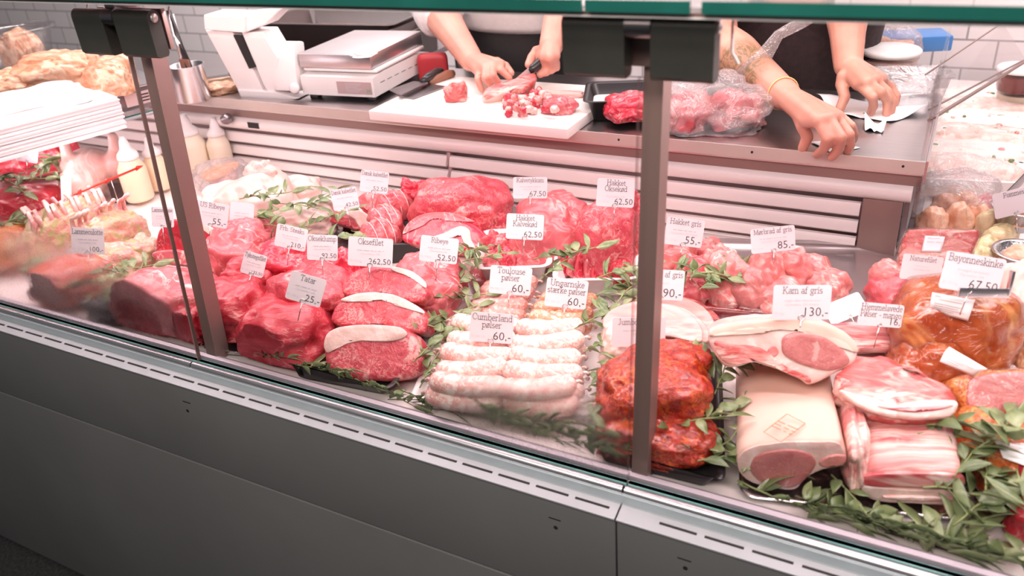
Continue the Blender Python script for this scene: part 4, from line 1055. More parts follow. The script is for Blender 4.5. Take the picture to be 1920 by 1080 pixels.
# the stamp: an outlined diamond with faint lettering, inked on the rind
def on_rind(px, py, zt=.9265): return Mx.inverted() @ at(px, py, zt)
zt = max(v.co.z for v in o.data.vertices)
def rp(px, py):
    q = Mx.inverted() @ CP; d = Mx.inverted().to_3x3() @ ray(px, py); t = (zt + .0004 - q.z) / d.z; return q + d * t
st = MB(); dm = [rp(1432, 810), rp(1476, 776), rp(1510, 794), rp(1464, 829)]
for a, b_ in zip(dm, dm[1:] + dm[:1]):
    d = (b_ - a).normalized(); n_ = Vector((-d.y, d.x, 0)) * .0007
    st.add([a + n_, a - n_, b_ - n_, b_ + n_], [(0, 1, 2, 3)])
M['stamp'] = plain('red_stamp_ink', (.72, .24, .14), .6, var=.3, sc=300)
ax = (dm[1] - dm[0]).normalized(); ay = Vector((-ax.y, ax.x, 0)); cc = (dm[0] + dm[2]) / 2
tt = MB()
for k in range(3): faint_line(tt, -.014, .014, .006 - .007 * k, .004, 40 + k, 0)
tt.v = [cc + ax * v.y * 1.0 - ay * v.x * 1.0 for v in tt.v]
st.add(tt.v, tt.f); st.build('ink_stamp', M['stamp'], o, smooth=False)
o, Mx, out = faced('pork_belly', 'upper slab of streaky pork belly right of the cut loin', 'pork',
    [(1564, 722), (1576, 692), (1610, 664), (1655, 663), (1700, 680), (1745, 702), (1782, 722), (1794, 746), (1792, 770), (1760, 782), (1700, 784), (1640, 773), (1596, 752)], (1680, 728), .952, 10, -56, .05, 'pork_stripe', seed=205, n=72, rough=.006, bev=.012)
patch_on(o, Mx, 'fat_layer', [(1572, 732), (1620, 748), (1690, 756), (1760, 752), (1795, 756), (1776, 783), (1700, 786), (1640, 776), (1597, 756)], 'fat', .004)
patch_on(o, Mx, 'lean_streak', [(1640, 764), (1700, 768), (1770, 762), (1788, 764), (1750, 774), (1690, 776)], 'belly_face', .0065, 30)
o, Mx, out = faced('spare_ribs', 'thick slab of spare ribs on edge, layered face towards the glass', 'pork',
    [(1612, 905), (1618, 890), (1660, 880), (1730, 880), (1800, 885), (1805, 912), (1803, 942), (1740, 944), (1660, 940), (1622, 930)], (1708, 915), .876, 13, -2, .20, 'ribs', seed=207, n=72, rough=.003, bow=.014)
patch_on(o, Mx, 'lean_layer', [(1614, 892), (1660, 884), (1730, 884), (1800, 889), (1803, 912), (1740, 912), (1660, 910), (1616, 906)], 'belly_face', .003)
patch_on(o, Mx, 'fat_layer', [(1616, 908), (1660, 912), (1740, 915), (1804, 916), (1803, 940), (1740, 943), (1660, 939), (1624, 929)], 'fat', .003)
patch_on(o, Mx, 'lean_streak', [(1650, 926), (1700, 924), (1760, 927), (1796, 932), (1760, 934), (1690, 931)], 'belly_face', .0055, 24)
faced('bacon_block', 'striped bacon block behind the cut loin, beneath a mango sausage card', 'bacon', [(1545, 612), (1600, 604), (1660, 606), (1684, 618), (1688, 655), (1640, 660), (1580, 660), (1550, 650)], (1615, 632), .915, 14, -35, .07, 'belly_face', seed=209)
lump('pork_bone_piece', 'dark pork bone end between the stamped loin and the ribs', 'pork', 1596, 800, FZ + .02, 44, .17, .06, 'ribs', 14, 211, e=.6)
tray('meat_platter', 'silver embossed platter under the loin and ribs at the right front', at(1620, 850, FZ - .003), .30, .21, .006, 'foil', 14)

# ---- hams, films and their paper labels --------------------------------------------------------
def film_on(o, px=0, k=1.03, name='vacuum_film'):
    me = o.data; vs = [Vector((v.co.x * k, v.co.y * k, v.co.z * 1.02 + .0008)) for v in me.vertices]
    return MB().add(vs, [list(p.vertices) for p in me.polygons]).build(name, M['film'], o)
def paper_label(o, pts, z, lines, mat='paper'):
    """printed slip on o: four corners by the line of sight at height z, slightly bowed"""
    c = [at(px, py, zz) for (px, py), zz in zip(pts, z)]; W_ = MB(); n = 8
    P = lambda u, v: c[0].lerp(c[1], u).lerp(c[3].lerp(c[2], u), v)
    nn = (c[1] - c[0]).cross(c[3] - c[0]).normalized(); nn = nn if nn.z > 0 else -nn
    I = o.matrix_world.inverted(); vs = []; fs = []
    for i in range(n + 1):
        for j in range(n + 1): vs.append(I @ (P(i / n, j / n) + nn * (.004 * math.sin(PI * j / n) * 1)))
    for i in range(n):
        for j in range(n): a = i * (n + 1) + j; fs.append((a, a + 1, a + n + 2, a + n + 1))
    pl = MB().add(vs, fs).build('paper_label', M[mat], o)
    md = pl.modifiers.new('t', 'SOLIDIFY'); md.thickness = .0004
    lb = MB()
    for k, (u0, u1, v) in enumerate(lines):
        a, b2, e2 = [], [], .018
        for q in range(7):
            u = u0 + (u1 - u0) * q / 6
            for vv, lst in ((v - e2, a), (v + e2, b2)): lst.append(I @ (P(u, vv) + nn * (.004 * math.sin(PI * vv) + .0010)))
        lb.loft([a, b2], closed=False, caps=(False, False))
    lb.build('label_print', M['ink_pale'], pl, smooth=False); return pl
bpy.context.view_layer.update()
LN = [(.08, .22, .10), (.2, .75, .22), (.1, .8, .42), (.1, .7, .52), (.1, .85, .62), (.1, .6, .72), (.1, .5, .84)]
o = lump('smoked_ham', 'amber smoked ham in vacuum film with a card clipped on top', 'ham', 1790, 598, FZ + .055, 222, .125, .105, 'ham', 14, 221, e=.7, rough=.08, fine=.02)
film_on(o); bpy.context.view_layer.update(); paper_label(o, [(1748, 548), (1828, 563), (1815, 602), (1742, 584)], [1.013, 1.013, .984, .985], LN)
o = lump('smoked_ham', 'smaller amber ham in film lying under the big ham', 'ham', 1748, 672, FZ + .03, 150, .10, .075, 'ham', 10, 223, e=.8, rough=.1)
film_on(o); bpy.context.view_layer.update(); paper_label(o, [(1780, 650), (1852, 692), (1826, 706), (1762, 678)], [.968, .962, .945, .955], LN)
o, Mx, out = faced('cut_ham', 'halved ham with a pink cut face in film at the right edge', 'ham', [(1782, 722), (1800, 706), (1850, 694), (1920, 692), (1960, 700), (1966, 760), (1930, 788), (1860, 788), (1810, 770)], (1870, 740), .925, 12, -38, .11, 'orange', seed=225, n=56)
patch_on(o, Mx, 'cut_face', [(1812, 735), (1820, 712), (1860, 700), (1920, 697), (1958, 704), (1962, 756), (1928, 782), (1862, 782), (1818, 764)], 'ham_face', .002)
mb = MB(); mb.add([(v.co.x * 1.05, v.co.y * 1.03 - .006, v.co.z * 1.08) for v in o.data.vertices], [list(p.vertices) for p in o.data.polygons]); mb.build('vacuum_film', M['film'], o)
lump('wrapped_ham', 'pale wrapped meat at the right edge beside the big ham', 'ham', 1905, 560, FZ + .07, 80, .10, .09, 'breast', 20, 227)
lump('wrapped_ham', 'brownish wrapped piece under film right of the big ham', 'ham', 1912, 628, FZ + .05, 60, .09, .06, 'roast', 20, 228)
lump('glazed_belly', 'orange glazed belly among the herbs at the right edge', 'pork', 1872, 812, FZ + .01, 150, .12, .06, 'orange', 10, 229, e=.6)
o = lump('glazed_belly', 'orange glazed meat with a torn paper slip at the lower right edge', 'pork', 1905, 868, FZ + .008, 120, .10, .06, 'orange', 10, 231, e=.65)
bpy.context.view_layer.update(); paper_label(o, [(1858, 822), (1930, 832), (1930, 876), (1880, 858)], [.915] * 4, LN[:4])
lump('dark_joint', 'dark purplish meat at the lower right picture edge', 'meat', 1918, 905, FZ + .004, 90, .09, .06, 'beef_deep', 10, 233)
lump('dark_joint', 'purplish meat nearest the glass at the lower right picture corner', 'meat', 1925, 965, FZ + .004, 70, .05, .04, 'beef_deep', 10, 234)
o = lump('natural_fillet', 'pink pork fillet left of the big ham behind the mango card', 'pork', 1692, 548, FZ + .05, 120, .10, .06, 'veal', 40, 235, e=.85)
lump('natural_fillet', 'small pork fillet piece below the broad white card', 'pork', 1668, 520, FZ + .07, 60, .07, .045, 'pork', 40, 236)
# ================================================================== price labels
OD = 'Oprindelse: DK'
def T(what, *a, **k): price_tag('white price label reading ' + what, *a, **k)
T('Lammeculotte 100,- in front of the lamb racks', 135, 196, 476, .955, 'Lammeculotte', ['~', OD], '100,-', .80, 3)
T('Lammekrone, half hidden left of the left post', 285, 326, 426, .985, 'Lammekrone', ['~', OD], '1', .92, 2)
T('US Ribeye 55,- cut off by the left post', 364, 425, 424, .995, 'US Ribeye', ['~', OD], '55,-', .74, 10, unit='')
T('Tykstegsfilet 132,50, tilted, right of the left post', 449, 492, 516, .955, 'Tykstegsfilet', ['~', OD], '132,50', 1.0, 17)
T('Frb. Steaks 210,- in the second row', 513, 572, 466, .985, 'Frb. Steaks', ['~', OD], '210,-', .72, 12, yaw=26)
T('Okseklump 92,50 between two larger cards', 576, 633, 488, .985, 'Okseklump', ['~', OD], '92,50', .84, 2)
T('Oksefilet 262,50, the largest card at the centre', 652, 735, 500, .99, 'Oksefilet', ['~', OD], '262,50', .66, 4)
T('Tatar 25,- stuck in the red beef nearest the glass', 533, 600, 568, .965, 'Tatar', ['~', OD], '25,-', .82, 17, unit='Pr. 100 g')
T('Dansk kalvefilet 42,50, lower of the two alike', 626, 675, 392, .985, ['Dansk kalvefilet'], ['~'], '42,50', .80, -9)
T('Dansk kalvefilet 52,50, upper of the two alike', 674, 726, 361, 1.005, ['Dansk kalvefilet'], ['~'], '52,50', .78, 7)
T('Ribeye 52,50 above the wrinkled red roll', 785, 856, 492, .985, 'Ribeye', ['~', OD], '52,50', .68, 7, unit='Pr. 100 g.')
T('Kalvetykkam 67,50 near the back slats', 962, 1026, 372, 1.012, 'Kalvetykkam', ['~', OD], '67,50', .62, 0)
T('Hakket Kalvekød 62,50 in front of the veal joint', 948, 1018, 449, .985, ['Hakket', 'Kalvekød'], None, '62,50', .68, 3, tsize=.21)
T('Hakket Oksekød 62,50 left of the right post', 1117, 1188, 388, 1.022, ['Hakket', 'Oksekød'], [OD], '62,50', .74, 3, tsize=.19)
T('Toulouse pølser 60,- behind the sausages', 916, 994, 552, .925, ['Toulouse', 'pølser'], None, '60,-', .68, 5, unit='Pr. Stk. 12,-', tsize=.22)
T('Ungarnske stærke pølser 60,- behind the spiced sausages', 1020, 1098, 577, .925, ['Ungarnske', 'stærke pølser'], None, '60,-', .70, 6, unit='Pr. Stk. 12,-', tsize=.22)
T('Cumberland pølser 60,- standing among pale sausages', 879, 960, 642, .915, ['Cumberland', 'pølser'], None, '60,-', .70, 5, unit='Pr. Stk. 12,-', tsize=.22)
T('Jumbo kotelet, crossed by the right post', 1147, 1247, 650, .925, 'Jumbo kotelet', ['~', 'DK Friland'], '-', .56, 0, unit='')
T('Kotelet af gris 90,-, left half behind the right post', 1196, 1280, 562, .945, 'Kotelet af gris', ['DK Friland'], '90,-', .68, 3, unit='')
T('Hakket gris 55,- just right of the right post', 1243, 1315, 461, .965, 'Hakket gris', ['~', 'Oprindelse: DK Friland'], '55,-', .72, 7)
T('Mørbrad af gris 85,- over the tenderloin heap', 1409, 1492, 472, .985, 'Mørbrad af gris', ['~', 'Oprindelse: DK Friland'], '85,-', .56, -6)
T('Kam af gris 130,- on the cut pork loin', 1447, 1556, 599, 1.014, 'Kam af gris', ['mager eller marmoreret', 'Oprindelse: DK Friland'], '130,-', .60, 0, unit='Pr. Kg')
T('Naturefilet behind the big smoked ham', 1685, 1762, 526, .985, 'Naturefilet', ['Til koteletter', OD], None, .62, 6)
T('Bayonneskinke 67,50 clipped above the big smoked ham', 1757, 1872, 548, 1.032, 'Bayonneskinke', ['af magert skinkekød', OD], '67,50', .62, 9)
T('Hjemmelavede Pølser - mango beside the big ham', 1606, 1690, 612, .965, ['Hjemmelavede', 'Pølser - mango'], None, '16,', .52, 5, unit='Pr. pk.', tsize=.27)
T('Pommes at the right edge by the potatoes', 1866, 1945, 402, .985, 'Pommes', None, None, .60, -14)
T('illegible small print stuck in beef at the upper left', 32, 70, 304, .99, ' ', ['~', '~'], None, .72, 10)
T('small print only, on the whole chicken', 115, 134, 380, .955, ' ', ['~', '~', '~'], None, 2.6, 4)
T('faint lines only, leaning on the chicken breasts', 430, 474, 424, .955, ' ', ['~', '~'], None, 1.0, 7)
T('pale card lying tilted right of the cut loin', 1556, 1636, 596, .93, ' ', ['~'], None, .52, -22, back=52)
clipm = empty('card_clip', at(1842, 552, 1.026))
tag(clipm, 'brushed metal card clip on the big smoked ham', 'clip')
Mx = Matrix((CR, Vector((0, 0, 1)).cross(CR), Vector((0, 0, 1)))).transposed()
MB().box((-.033, -.004, -.003), (.033, -.0005, .009), bev=.001).build('clip_bar', M['pot_steel'], clipm, smooth='auto')
MB().box((.030, -.0045, .000), (.034, .002, .032), bev=.0008).build('clip_arm', M['pot_steel'], clipm, smooth='auto')
clipm.rotation_euler = (R(-12), R(7), R(30))
# red double arrow pointer over the lamb racks
P0, P1 = at(141, 364, .99), at(265, 312, .99); d = P1 - P0; mid = P0.lerp(P1, .52)
ar = tag(empty('red_pointer', (P0 + P1) / 2), 'red plastic pointer with arrow heads above the lamb ribs', 'pointer')
sb = MB().tube([P0 - ar.location, P1 - ar.location], .0026, 8); sb.build('shaft', M['red'], ar)
for p_, s in ((P0, -1), (mid, 1), (P1, 1)):
    u = d.normalized() * s; base = p_ - ar.location
    MB().tube([base - u * .012, base - u * .0005 + u * .006], [.0085, .0006], 8, flat=.5).build('arrow_head', M['red'], ar)
MB().tube([mid - ar.location, mid - ar.location + Vector((0, .0, -.07))], .0010, 6).build('pin', M['pot_steel'], ar)
# ================================================================== green sprigs between the goods
rd = random.Random(77)
def herbs(label, group, spots, sc=1.0, tx=0, press=False):
    for i, (px, py, z, rz) in enumerate(spots):
        sprig(px, py, z, rz, label, group, (i * 7 + len(group)) % 4, sc * rd.uniform(.85, 1.1), tx + rd.uniform(-14, 14), rd.uniform(-14, 14), press)
herbs('green leafy sprig in the gap between steaks and sausages', 'sprigs left of the sausages', [(800, 690, .884, 110), (812, 640, .894, 95), (836, 590, .90, 80), (850, 552, .905, 60), (862, 520, .925, 100), (845, 618, .90, 20)], .8)
herbs('green leafy sprig on the deck between the front steak and the glass', 'sprigs before the steaks', [(515, 672, .862, -4), (572, 686, .862, 6), (622, 700, .866, -8), (660, 722, .862, 4), (736, 742, .858, -3), (786, 758, .862, 8)], .8, press=True)
herbs('green leafy sprig at the front of the sausage tray by the glass', 'sprigs before the sausages', [(765, 772, .856, 16), (805, 788, .862, -6), (845, 798, .868, 25), (890, 810, .866, -4), (935, 822, .868, 28), (985, 836, .864, -5), (1035, 846, .868, 14), (1085, 856, .862, -6), (1000, 818, .880, 40), (880, 795, .876, 20), (1070, 830, .880, 70), (1120, 846, .866, 20)], .85, press=True)
herbs('green leafy sprig between the sausages and the right post', 'sprigs right of the sausages', [(1120, 700, .89, 100), (1122, 640, .90, 85), (1128, 590, .91, 70), (1140, 560, .92, 100), (1110, 760, .88, 110)], .8)
herbs('green leafy sprig lying across the white beef trays', 'sprigs on the white trays', [(900, 478, .95, 70), (1060, 470, .965, 45), (1040, 500, .955, 80), (1160, 500, .955, 60), (870, 470, .95, 110), (1150, 530, .92, 80)], .75, 10)
herbs('green leafy sprig draped over the chicken breasts', 'sprigs on the chicken', [(470, 400, .965, 80), (505, 362, .975, 40), (560, 385, .955, 20), (610, 410, .94, 60), (540, 420, .95, 30), (430, 430, .955, 100), (600, 375, .95, 100), (650, 440, .93, 70)], .85, 10)
herbs('green leafy sprig in the upper left corner of the display', 'sprigs at the upper left', [(60, 330, .965, 30), (95, 300, .975, 60), (30, 345, .96, 10), (110, 320, .965, 100), (75, 315, .97, 140), (20, 420, .93, 30), (60, 405, .935, 50)], .9)
herbs('green leafy sprig behind the fogged left pane', 'sprigs behind the fog', [(60, 520, .90, 30), (130, 560, .89, 60), (30, 560, .89, 10), (180, 585, .876, 20), (330, 640, .87, 40), (230, 500, .935, 60)], 1.0)
herbs('green leafy sprig on the pork pieces right of the right post', 'sprigs on the pork pieces', [(1310, 500, .955, 30), (1335, 512, .95, 80), (1290, 515, .96, 110)], .75, 10)
herbs('green leafy sprig between the red marinated neck and the stamped loin', 'sprigs left of the stamped loin', [(1345, 700, .91, 100), (1350, 760, .895, 80), (1352, 810, .88, 95), (1365, 850, .87, 60), (1300, 790, .90, 30), (1345, 880, .866, 20), (1340, 665, .915, 60)], .85)
herbs('green leafy sprig along the glass before the loin and ribs', 'sprigs before the ribs', [(1500, 945, .852, -5), (1590, 965, .850, 10), (1660, 985, .850, 5), (1730, 1000, .85, -10), (1800, 1020, .85, 15), (1560, 945, .856, 40), (1700, 975, .858, 50), (1790, 985, .86, 60), (1860, 1010, .862, 20), (1880, 1050, .856, 5), (1640, 960, .86, -30)], 1.0, press=True)
herbs('green leafy sprig right of the ribs among the orange glazed meat', 'sprigs right of the ribs', [(1815, 830, .91, 80), (1830, 880, .895, 100), (1840, 930, .885, 70), (1795, 800, .91, 40), (1860, 790, .93, 20), (1850, 960, .88, 60), (1880, 930, .90, 110), (1820, 905, .88, 40)], 1.0)
# water drops trickled out of the fog would be part of the pane
# ================================================================== things on the worktop
W0 = WZ + .0005
def rot_to(p0, p1): d = p1 - p0; return math.degrees(math.atan2(d.y, d.x))
# ---- cutting board
a, b_ = at(690, 208, W0 + .02), at(1064, 243, W0 + .02)
cb = MB().box((0, 0, 0), ((b_ - a).length, .29, .021), bev=.004).build('cutting_board', M['board'], smooth='auto')
cb.location = (a.x, a.y, W0); cb.rotation_euler = (0, 0, R(rot_to(a, b_)))
tag(cb, 'thick white plastic cutting board on the steel worktop', 'cutting board')
BZ = W0 + .0215
# ---- meat being cut
lump('meat_chunk', 'small pink and white meat chunk left of the hands on the board', 'meat', 855, 171, BZ, 46, .045, .034, 'pork_stripe', 110, 301, e=.6, rough=.2, n=16)
o, Mx, out = faced('meat_slab', 'pale streaky slab of meat held under the hands on the board', 'meat', [(906, 172), (915, 162), (950, 150), (985, 140), (1003, 136), (1004, 150), (985, 164), (950, 176), (915, 181)], (955, 160), BZ + .03, 40, -50, .05, 'pork_stripe', seed=303)
rd = random.Random(11)
for k in range(64):
    u, v = rd.random(), rd.random()
    px = 936 + 96 * u + 18 * v; py = 170 + 40 * v * (1 - .3 * u) + (6 if k % 3 else -2)
    o = lump('meat_cube', 'diced pink meat cube in the heap at the front of the board', 'meat', px, py, BZ + .014 * rd.random() * (1 if k > 26 else 0), rd.uniform(9, 18), rd.uniform(.009, .018), rd.uniform(.009, .015), ('veal', 'pork', 'beef_bright', 'fat')[k % 4], rd.uniform(0, 180), 310 + k, 'diced meat cubes', rough=.25, e=.6, n=7)
lump('meat_chunk', 'larger red chunk at the right of the diced heap', 'meat', 1050, 196, BZ, 60, .045, .030, 'veal', 20, 341, rough=.22, n=16)
lump('meat_strip', 'flat pale meat strip lying behind the diced heap', 'meat', 1048, 176, BZ, 92, .026, .012, 'sliced_pink', 12, 342, e=.6, n=16)
# ---- cleaver and knives at the board's left end
def knife(label, p0, p1, bl, bw, hl, z, name='knife'):
    A_, B_ = at(*p0, z), at(*p1, z); rz = math.atan2((B_ - A_).y, (B_ - A_).x)
    r_ = tag(empty(name, A_, (0, 0, rz)), label, 'knife')
    o2 = [(0, -bw * .5), (bl * .75, -bw * .5), (bl, bw * .1), (bl, bw * .5), (0, bw * .5)]
    MB().loft([[Vector((x, y, 0)) for x, y in o2], [Vector((x, y, .0018)) for x, y in o2]]).build('blade', M['steel_dark'], r_, smooth=False)
    MB().tube([(-hl, 0, .006), (-hl * .8, 0, .007), (-hl * .3, 0, .006), (0, 0, .002)], [.008, .011, .010, .007], 10).build('handle', M['wood' if 'brown' in label else 'black_plastic'], r_)
    return r_
knife('broad cleaver blade with brown handle lying on the left of the board', (806, 158), (745, 180), .105, .105, .080, BZ + .001, 'cleaver')
knife('dark handled knife lying across the cleaver at the left of the board', (792, 155), (760, 170), .10, .030, .08, BZ + .010)
# ---- weighing scale with display tower and key pad
sc0, sc1 = at(571, 186, W0), at(697, 194, W0); rzs = rot_to(sc0, sc1) + 2; Ls = (sc1 - sc0).length * 1.04
scl = tag(empty('weighing_scale', sc0, (0, 0, R(rzs))), 'white shop scale with steel weighing plate and tall display tower', 'scale')
base = MB()
prof = [(0, .012), (0, .055), (.05, .060), (.22, .058), (.27, .050), (.30, .035), (.315, .012)]
base.loft([[Vector((x, y, z)) for y, z in prof] for x in (0, .01, Ls - .008, Ls)])
base.build('base', M['white_plastic'], scl, smooth='auto')
MB().box((.01, .01, .0), (.03, .03, .012)).build('foot', M['black_plastic'], scl); MB().box((Ls - .03, .01, .0), (Ls - .01, .03, .012)).build('foot', M['black_plastic'], scl)
MB().box((-.002, .02, .062), (Ls + .002, .25, .071), bev=.003).build('plate_carrier', M['white_plastic'], scl)
MB().box((-.004, .012, .072), (Ls - .006, .26, .104), bev=.003).build('weighing_plate', M['plate'], scl, smooth='auto')
MB().box((Ls * .50, -.0008, .018), (Ls * .97, .001, .046)).build('data_plate', M['slat_back'], scl, smooth=False)
dp = MB()
for k in range(6): dp.box((Ls * .62, -.0014, .0215 + .0038 * k), (Ls * (.78 + .03 * (k % 3)), -.0008, .0228 + .0038 * k))
sans_text(dp, 'M', 0, 0, .001); dp.build('plate_print', M['ink_pale'], scl, smooth=False)
gm = MB(); sans_text(gm, 'M', 0, 0, .013); gm.v = [Vector((Ls * .90 + v.x, -.0016, .021 + v.y)) for v in gm.v]
gm.build('verification_mark', plain('green_mark', (.1, .5, .12), .5), scl, smooth=False)
for k in range(7): MB().box((Ls - .003, .03 + .033 * k, .0375 - .0006 * k), (Ls + .0006, .050 + .033 * k, .0385 - .0006 * k)).build('side_mark', M['ink'], scl, smooth=False)
MB().lathe([(.008, 0), (.010, .004), (.006, .006)], 16, M=Matrix.Translation((Ls, .27, .036)) @ Matrix.Rotation(R(90), 4, 'Y')).build('level_knob', M['black_plastic'], scl)
kp = MB().box((-.075, -.012, .018), (-.008, .030, .130), bev=.006).build('key_pad', M['white_plastic'], scl, smooth='auto')
kp.rotation_euler = (R(-10), 0, 0)
MB().lathe([(.013, 0), (.013, .006), (.009, .008)], 18, M=Matrix.Translation((-.014, -.012, .026)) @ Matrix.Rotation(R(90), 4, 'X')).build('feed_wheel', M['white_plastic'], kp)
# tower: a leaning slab frame with a dark slot, head at the top
Is = Matrix.Translation(sc0) @ Matrix.Rotation(R(rzs), 4, 'Z'); Iinv = Is.inverted()
def sl(px, py, y):      # point on the scale's local plane y
    q = Iinv @ CP; d = Iinv.to_3x3() @ ray(px, py); t = (y - q.y) / d.y; return q + d * t
def slabpx(name, pts, y0, y1, mat, parent=scl, bev=.0):
    f = [sl(px, py, y0) for px, py in pts]
    ar_ = sum(a_.x * b2.z - b2.x * a_.z for a_, b2 in zip(f, f[1:] + f[:1]))
    if ar_ < 0: f = f[::-1]
    mb = MB().loft([f, [v + Vector((0, y1 - y0, 0)) for v in f]]); o = flip(mb).build(name, mat, parent, smooth=False)
    if bev:
        md = o.modifiers.new('b', 'BEVEL'); md.width = bev; md.segments = 3
    return o
slabpx('tower_upright', [(384, 56), (436, 60), (478, 138), (500, 187), (456, 188)], .0, .06, M['white_plastic'], bev=.003)
slabpx('tower_upright', [(452, 60), (492, 60), (522, 110), (514, 188), (494, 160)], .0, .06, M['white_plastic'], bev=.003)
slabpx('tower_back', [(430, 58), (460, 58), (500, 165), (485, 170)], .03, .05, M['steel_dark'])
slabpx('display_slot', [(437, 66), (452, 67), (479, 126), (467, 129)], -.004, .002, M['dark'])
slabpx('tower_foot', [(444, 168), (515, 172), (560, 185), (520, 194), (452, 184)], -.005, .09, M['white_plastic'], bev=.003)
slabpx('display_head', [(381, 28), (458, 30), (458, 62), (383, 56)], -.02, .05, M['white_plastic'], bev=.003)
slabpx('head_wing', [(456, 26), (528, 16), (498, 46), (458, 62)], -.01, .04, M['white_plastic'], bev=.003)
sc_cloth = lump('paper_scrap', 'white crumpled paper on the steel weighing plate', 'paper', 680, 100, W0 + .106, 44, .04, .010, 'paper', 20, 351, rough=.4, n=10)
# ---- black roasting tins behind the scale
def tin(label, p, lx, ly, h, rz, z, content=None):
    o = tray('roasting_tin', label, at(*p, z), lx, ly, h, 'brown_black', rz, .003, .02, .012, cat='roasting tin')
    if content:
        MB().loft([[Vector((x, y, h * .35)) for x, y in rrect(lx / 2 - .03, ly / 2 - .03, .03)], [Vector((x, y, h * .45)) for x, y in rrect(lx / 2 - .026, ly / 2 - .026, .03)]]).build('contents', M[content], o)
    return o
rs = tag(MB().box((-2.25, 1.092, 1.02), (XW, 1.13, WZ - .004), bev=.002).build('splash_ledge', M['steel'], smooth=False), 'steel ledge along the back of the worktop', 'ledge')
bk = tag(empty('back_counter', (-1.6, 1.8, 0)), 'low steel back counter along the tiled wall', 'counter')
part('top', MB().box((-3.2, 1.62, .56), (-.15, 2.14, .59), bev=.004), M['steel_bright'], bk)
part('cabinet', MB().box((-3.2, 1.66, .0), (-.15, 2.14, .56)), M['steel_dark'], bk)
q = atY(668, 78, 1.42)
tr_ = tag(empty('steel_trolley', (q.x, q.y, 0)), 'steel trolley carrying the black roasting tins behind the scale', 'trolley')
MB().box((-.42, -.19, 1.000), (.30, .17, 1.018), bev=.003).build('top', M['steel_dark'], tr_, smooth=False)
for sx in (-.40, .28):
    for sy in (-.17, .15): MB().tube([(sx, sy, .0), (sx, sy, 1.0)], .012, 10).build('leg', M['steel_dark'], tr_)
t1 = tray('roasting_tin', 'large black roasting tin with fat in it behind the scale', Vector((q.x - .02, q.y, 1.0185)), .50, .30, .10, 'brown_black', 4, .003, .02, .014, cat='roasting tin')
MB().loft([[Vector((x, y, .03)) for x, y in rrect(.20, .10, .03)], [Vector((x, y, .045)) for x, y in rrect(.21, .11, .03)]]).build('contents', M['roast'], t1)
q2 = atY(792, 70, 1.30)
tray('roasting_tin', 'smaller dark roasting tin behind the scale, nearer the hands', Vector((q.x + .285, 1.33, 1.0185)), .075, .20, .09, 'brown_black', 4, .002, .008, .006, cat='roasting tin')
lump('red_box', 'dark red box edge behind the knives', 'box', 812, 124, W0, 56, .03, .06, plain('dark_red_box', (.42, .02, .03), .5), 25, 355, e=.25, rough=.0, fine=0, n=10)
# ---- black meat tray right of the board
t_ = tray('meat_tray', 'black plastic tray of red meat on the worktop by the right post', at(1176, 210, W0), .16, .14, .045, 'black_plastic', 20, flare=.014)
lump('meat_portion', 'red meat in the black tray on the worktop', 'meat', 1178, 196, W0 + .012, 92, .10, .045, 'beef_bright', 25, 361, rough=.15)
# ---- clear bag of meat behind the post
bg = tag(empty('meat_bag', at(1335, 235, W0)), 'clear plastic bag of pink meat lumps on the worktop', 'bag')
k_ = S(bg.location)
f_ = lump_mesh(190 * k_, .13, .085, 371, e=.75, rough=.25, fine=.08, n=30).build('bag_film', M['wrap'], bg); f_.rotation_euler = (0, 0, R(22))
tw = MB().tube([(.04, .05, .07), (.075, .07, .12), (.095, .075, .155), (.13, .085, .175), (.15, .09, .178)], [.030, .018, .012, .014, .004], 10, flat=.45).build('bag_neck', M['wrap'], bg)
for k, (dx, dy, s, mt) in enumerate(((-.075, -.01, .060, 'pork'), (-.06, .03, .06, 'veal'), (-.035, -.03, .055, 'veal'), (-.03, .02, .06, 'pork'), (.03, -.01, .07, 'veal'), (.06, .0, .065, 'pork'))):
    q = lump_mesh(s * 1.2, s, s * .85, 380 + k, rough=.25, n=14).build('meat_piece', M[mt], bg); q.location = (dx, dy + dx * .4, .004); q.rotation_euler = (0, 0, k)
# ---- papers at the right of the worktop
def sheet(name, label, pts, z, mat='paper', curl=.004, cat='paper'):
    n = 8; c = [at(px, py, z) for px, py in pts]; ce = sum(c, Vector()) / 4; vs = []; fs = []
    for i in range(n + 1):
        for j in range(n + 1):
            p = c[0].lerp(c[1], i / n).lerp(c[3].lerp(c[2], i / n), j / n) - ce
            vs.append(p + Vector((0, 0, .001 + curl * (.5 + .5 * math.sin(i * .9 + j * .6)) * abs(i / n - .5) * 2)))
    for i in range(n):
        for j in range(n): a_ = i * (n + 1) + j; fs.append((a_, a_ + 1, a_ + n + 2, a_ + n + 1))
    o = MB().add(vs, fs).build(name, M[mat]); o.location = ce; md = o.modifiers.new('t', 'SOLIDIFY'); md.thickness = .0005
    return tag(o, label, cat)
sheet('wrapping_paper', 'white wrapping paper sheet under the right hand on the worktop', [(1530, 182), (1748, 206), (1672, 230), (1556, 214)], W0, curl=.012)
sheet('torn_paper', 'torn white scrap of paper in the middle of the bare worktop', [(1617, 224), (1662, 238), (1656, 250), (1622, 246)], W0, curl=.02)
o = sheet('price_slip', 'white printed slip under the fingers at the worktop edge', [(1520, 268), (1560, 262), (1613, 278), (1560, 288)], W0, curl=.002)
lp = MB()
for k in range(4): lp.box((-.02, -.012 + .007 * k, .0028), (.016, -.0095 + .007 * k, .0034))
lp.build('slip_print', M['ink'], o, smooth=False).rotation_euler = (0, 0, R(25))
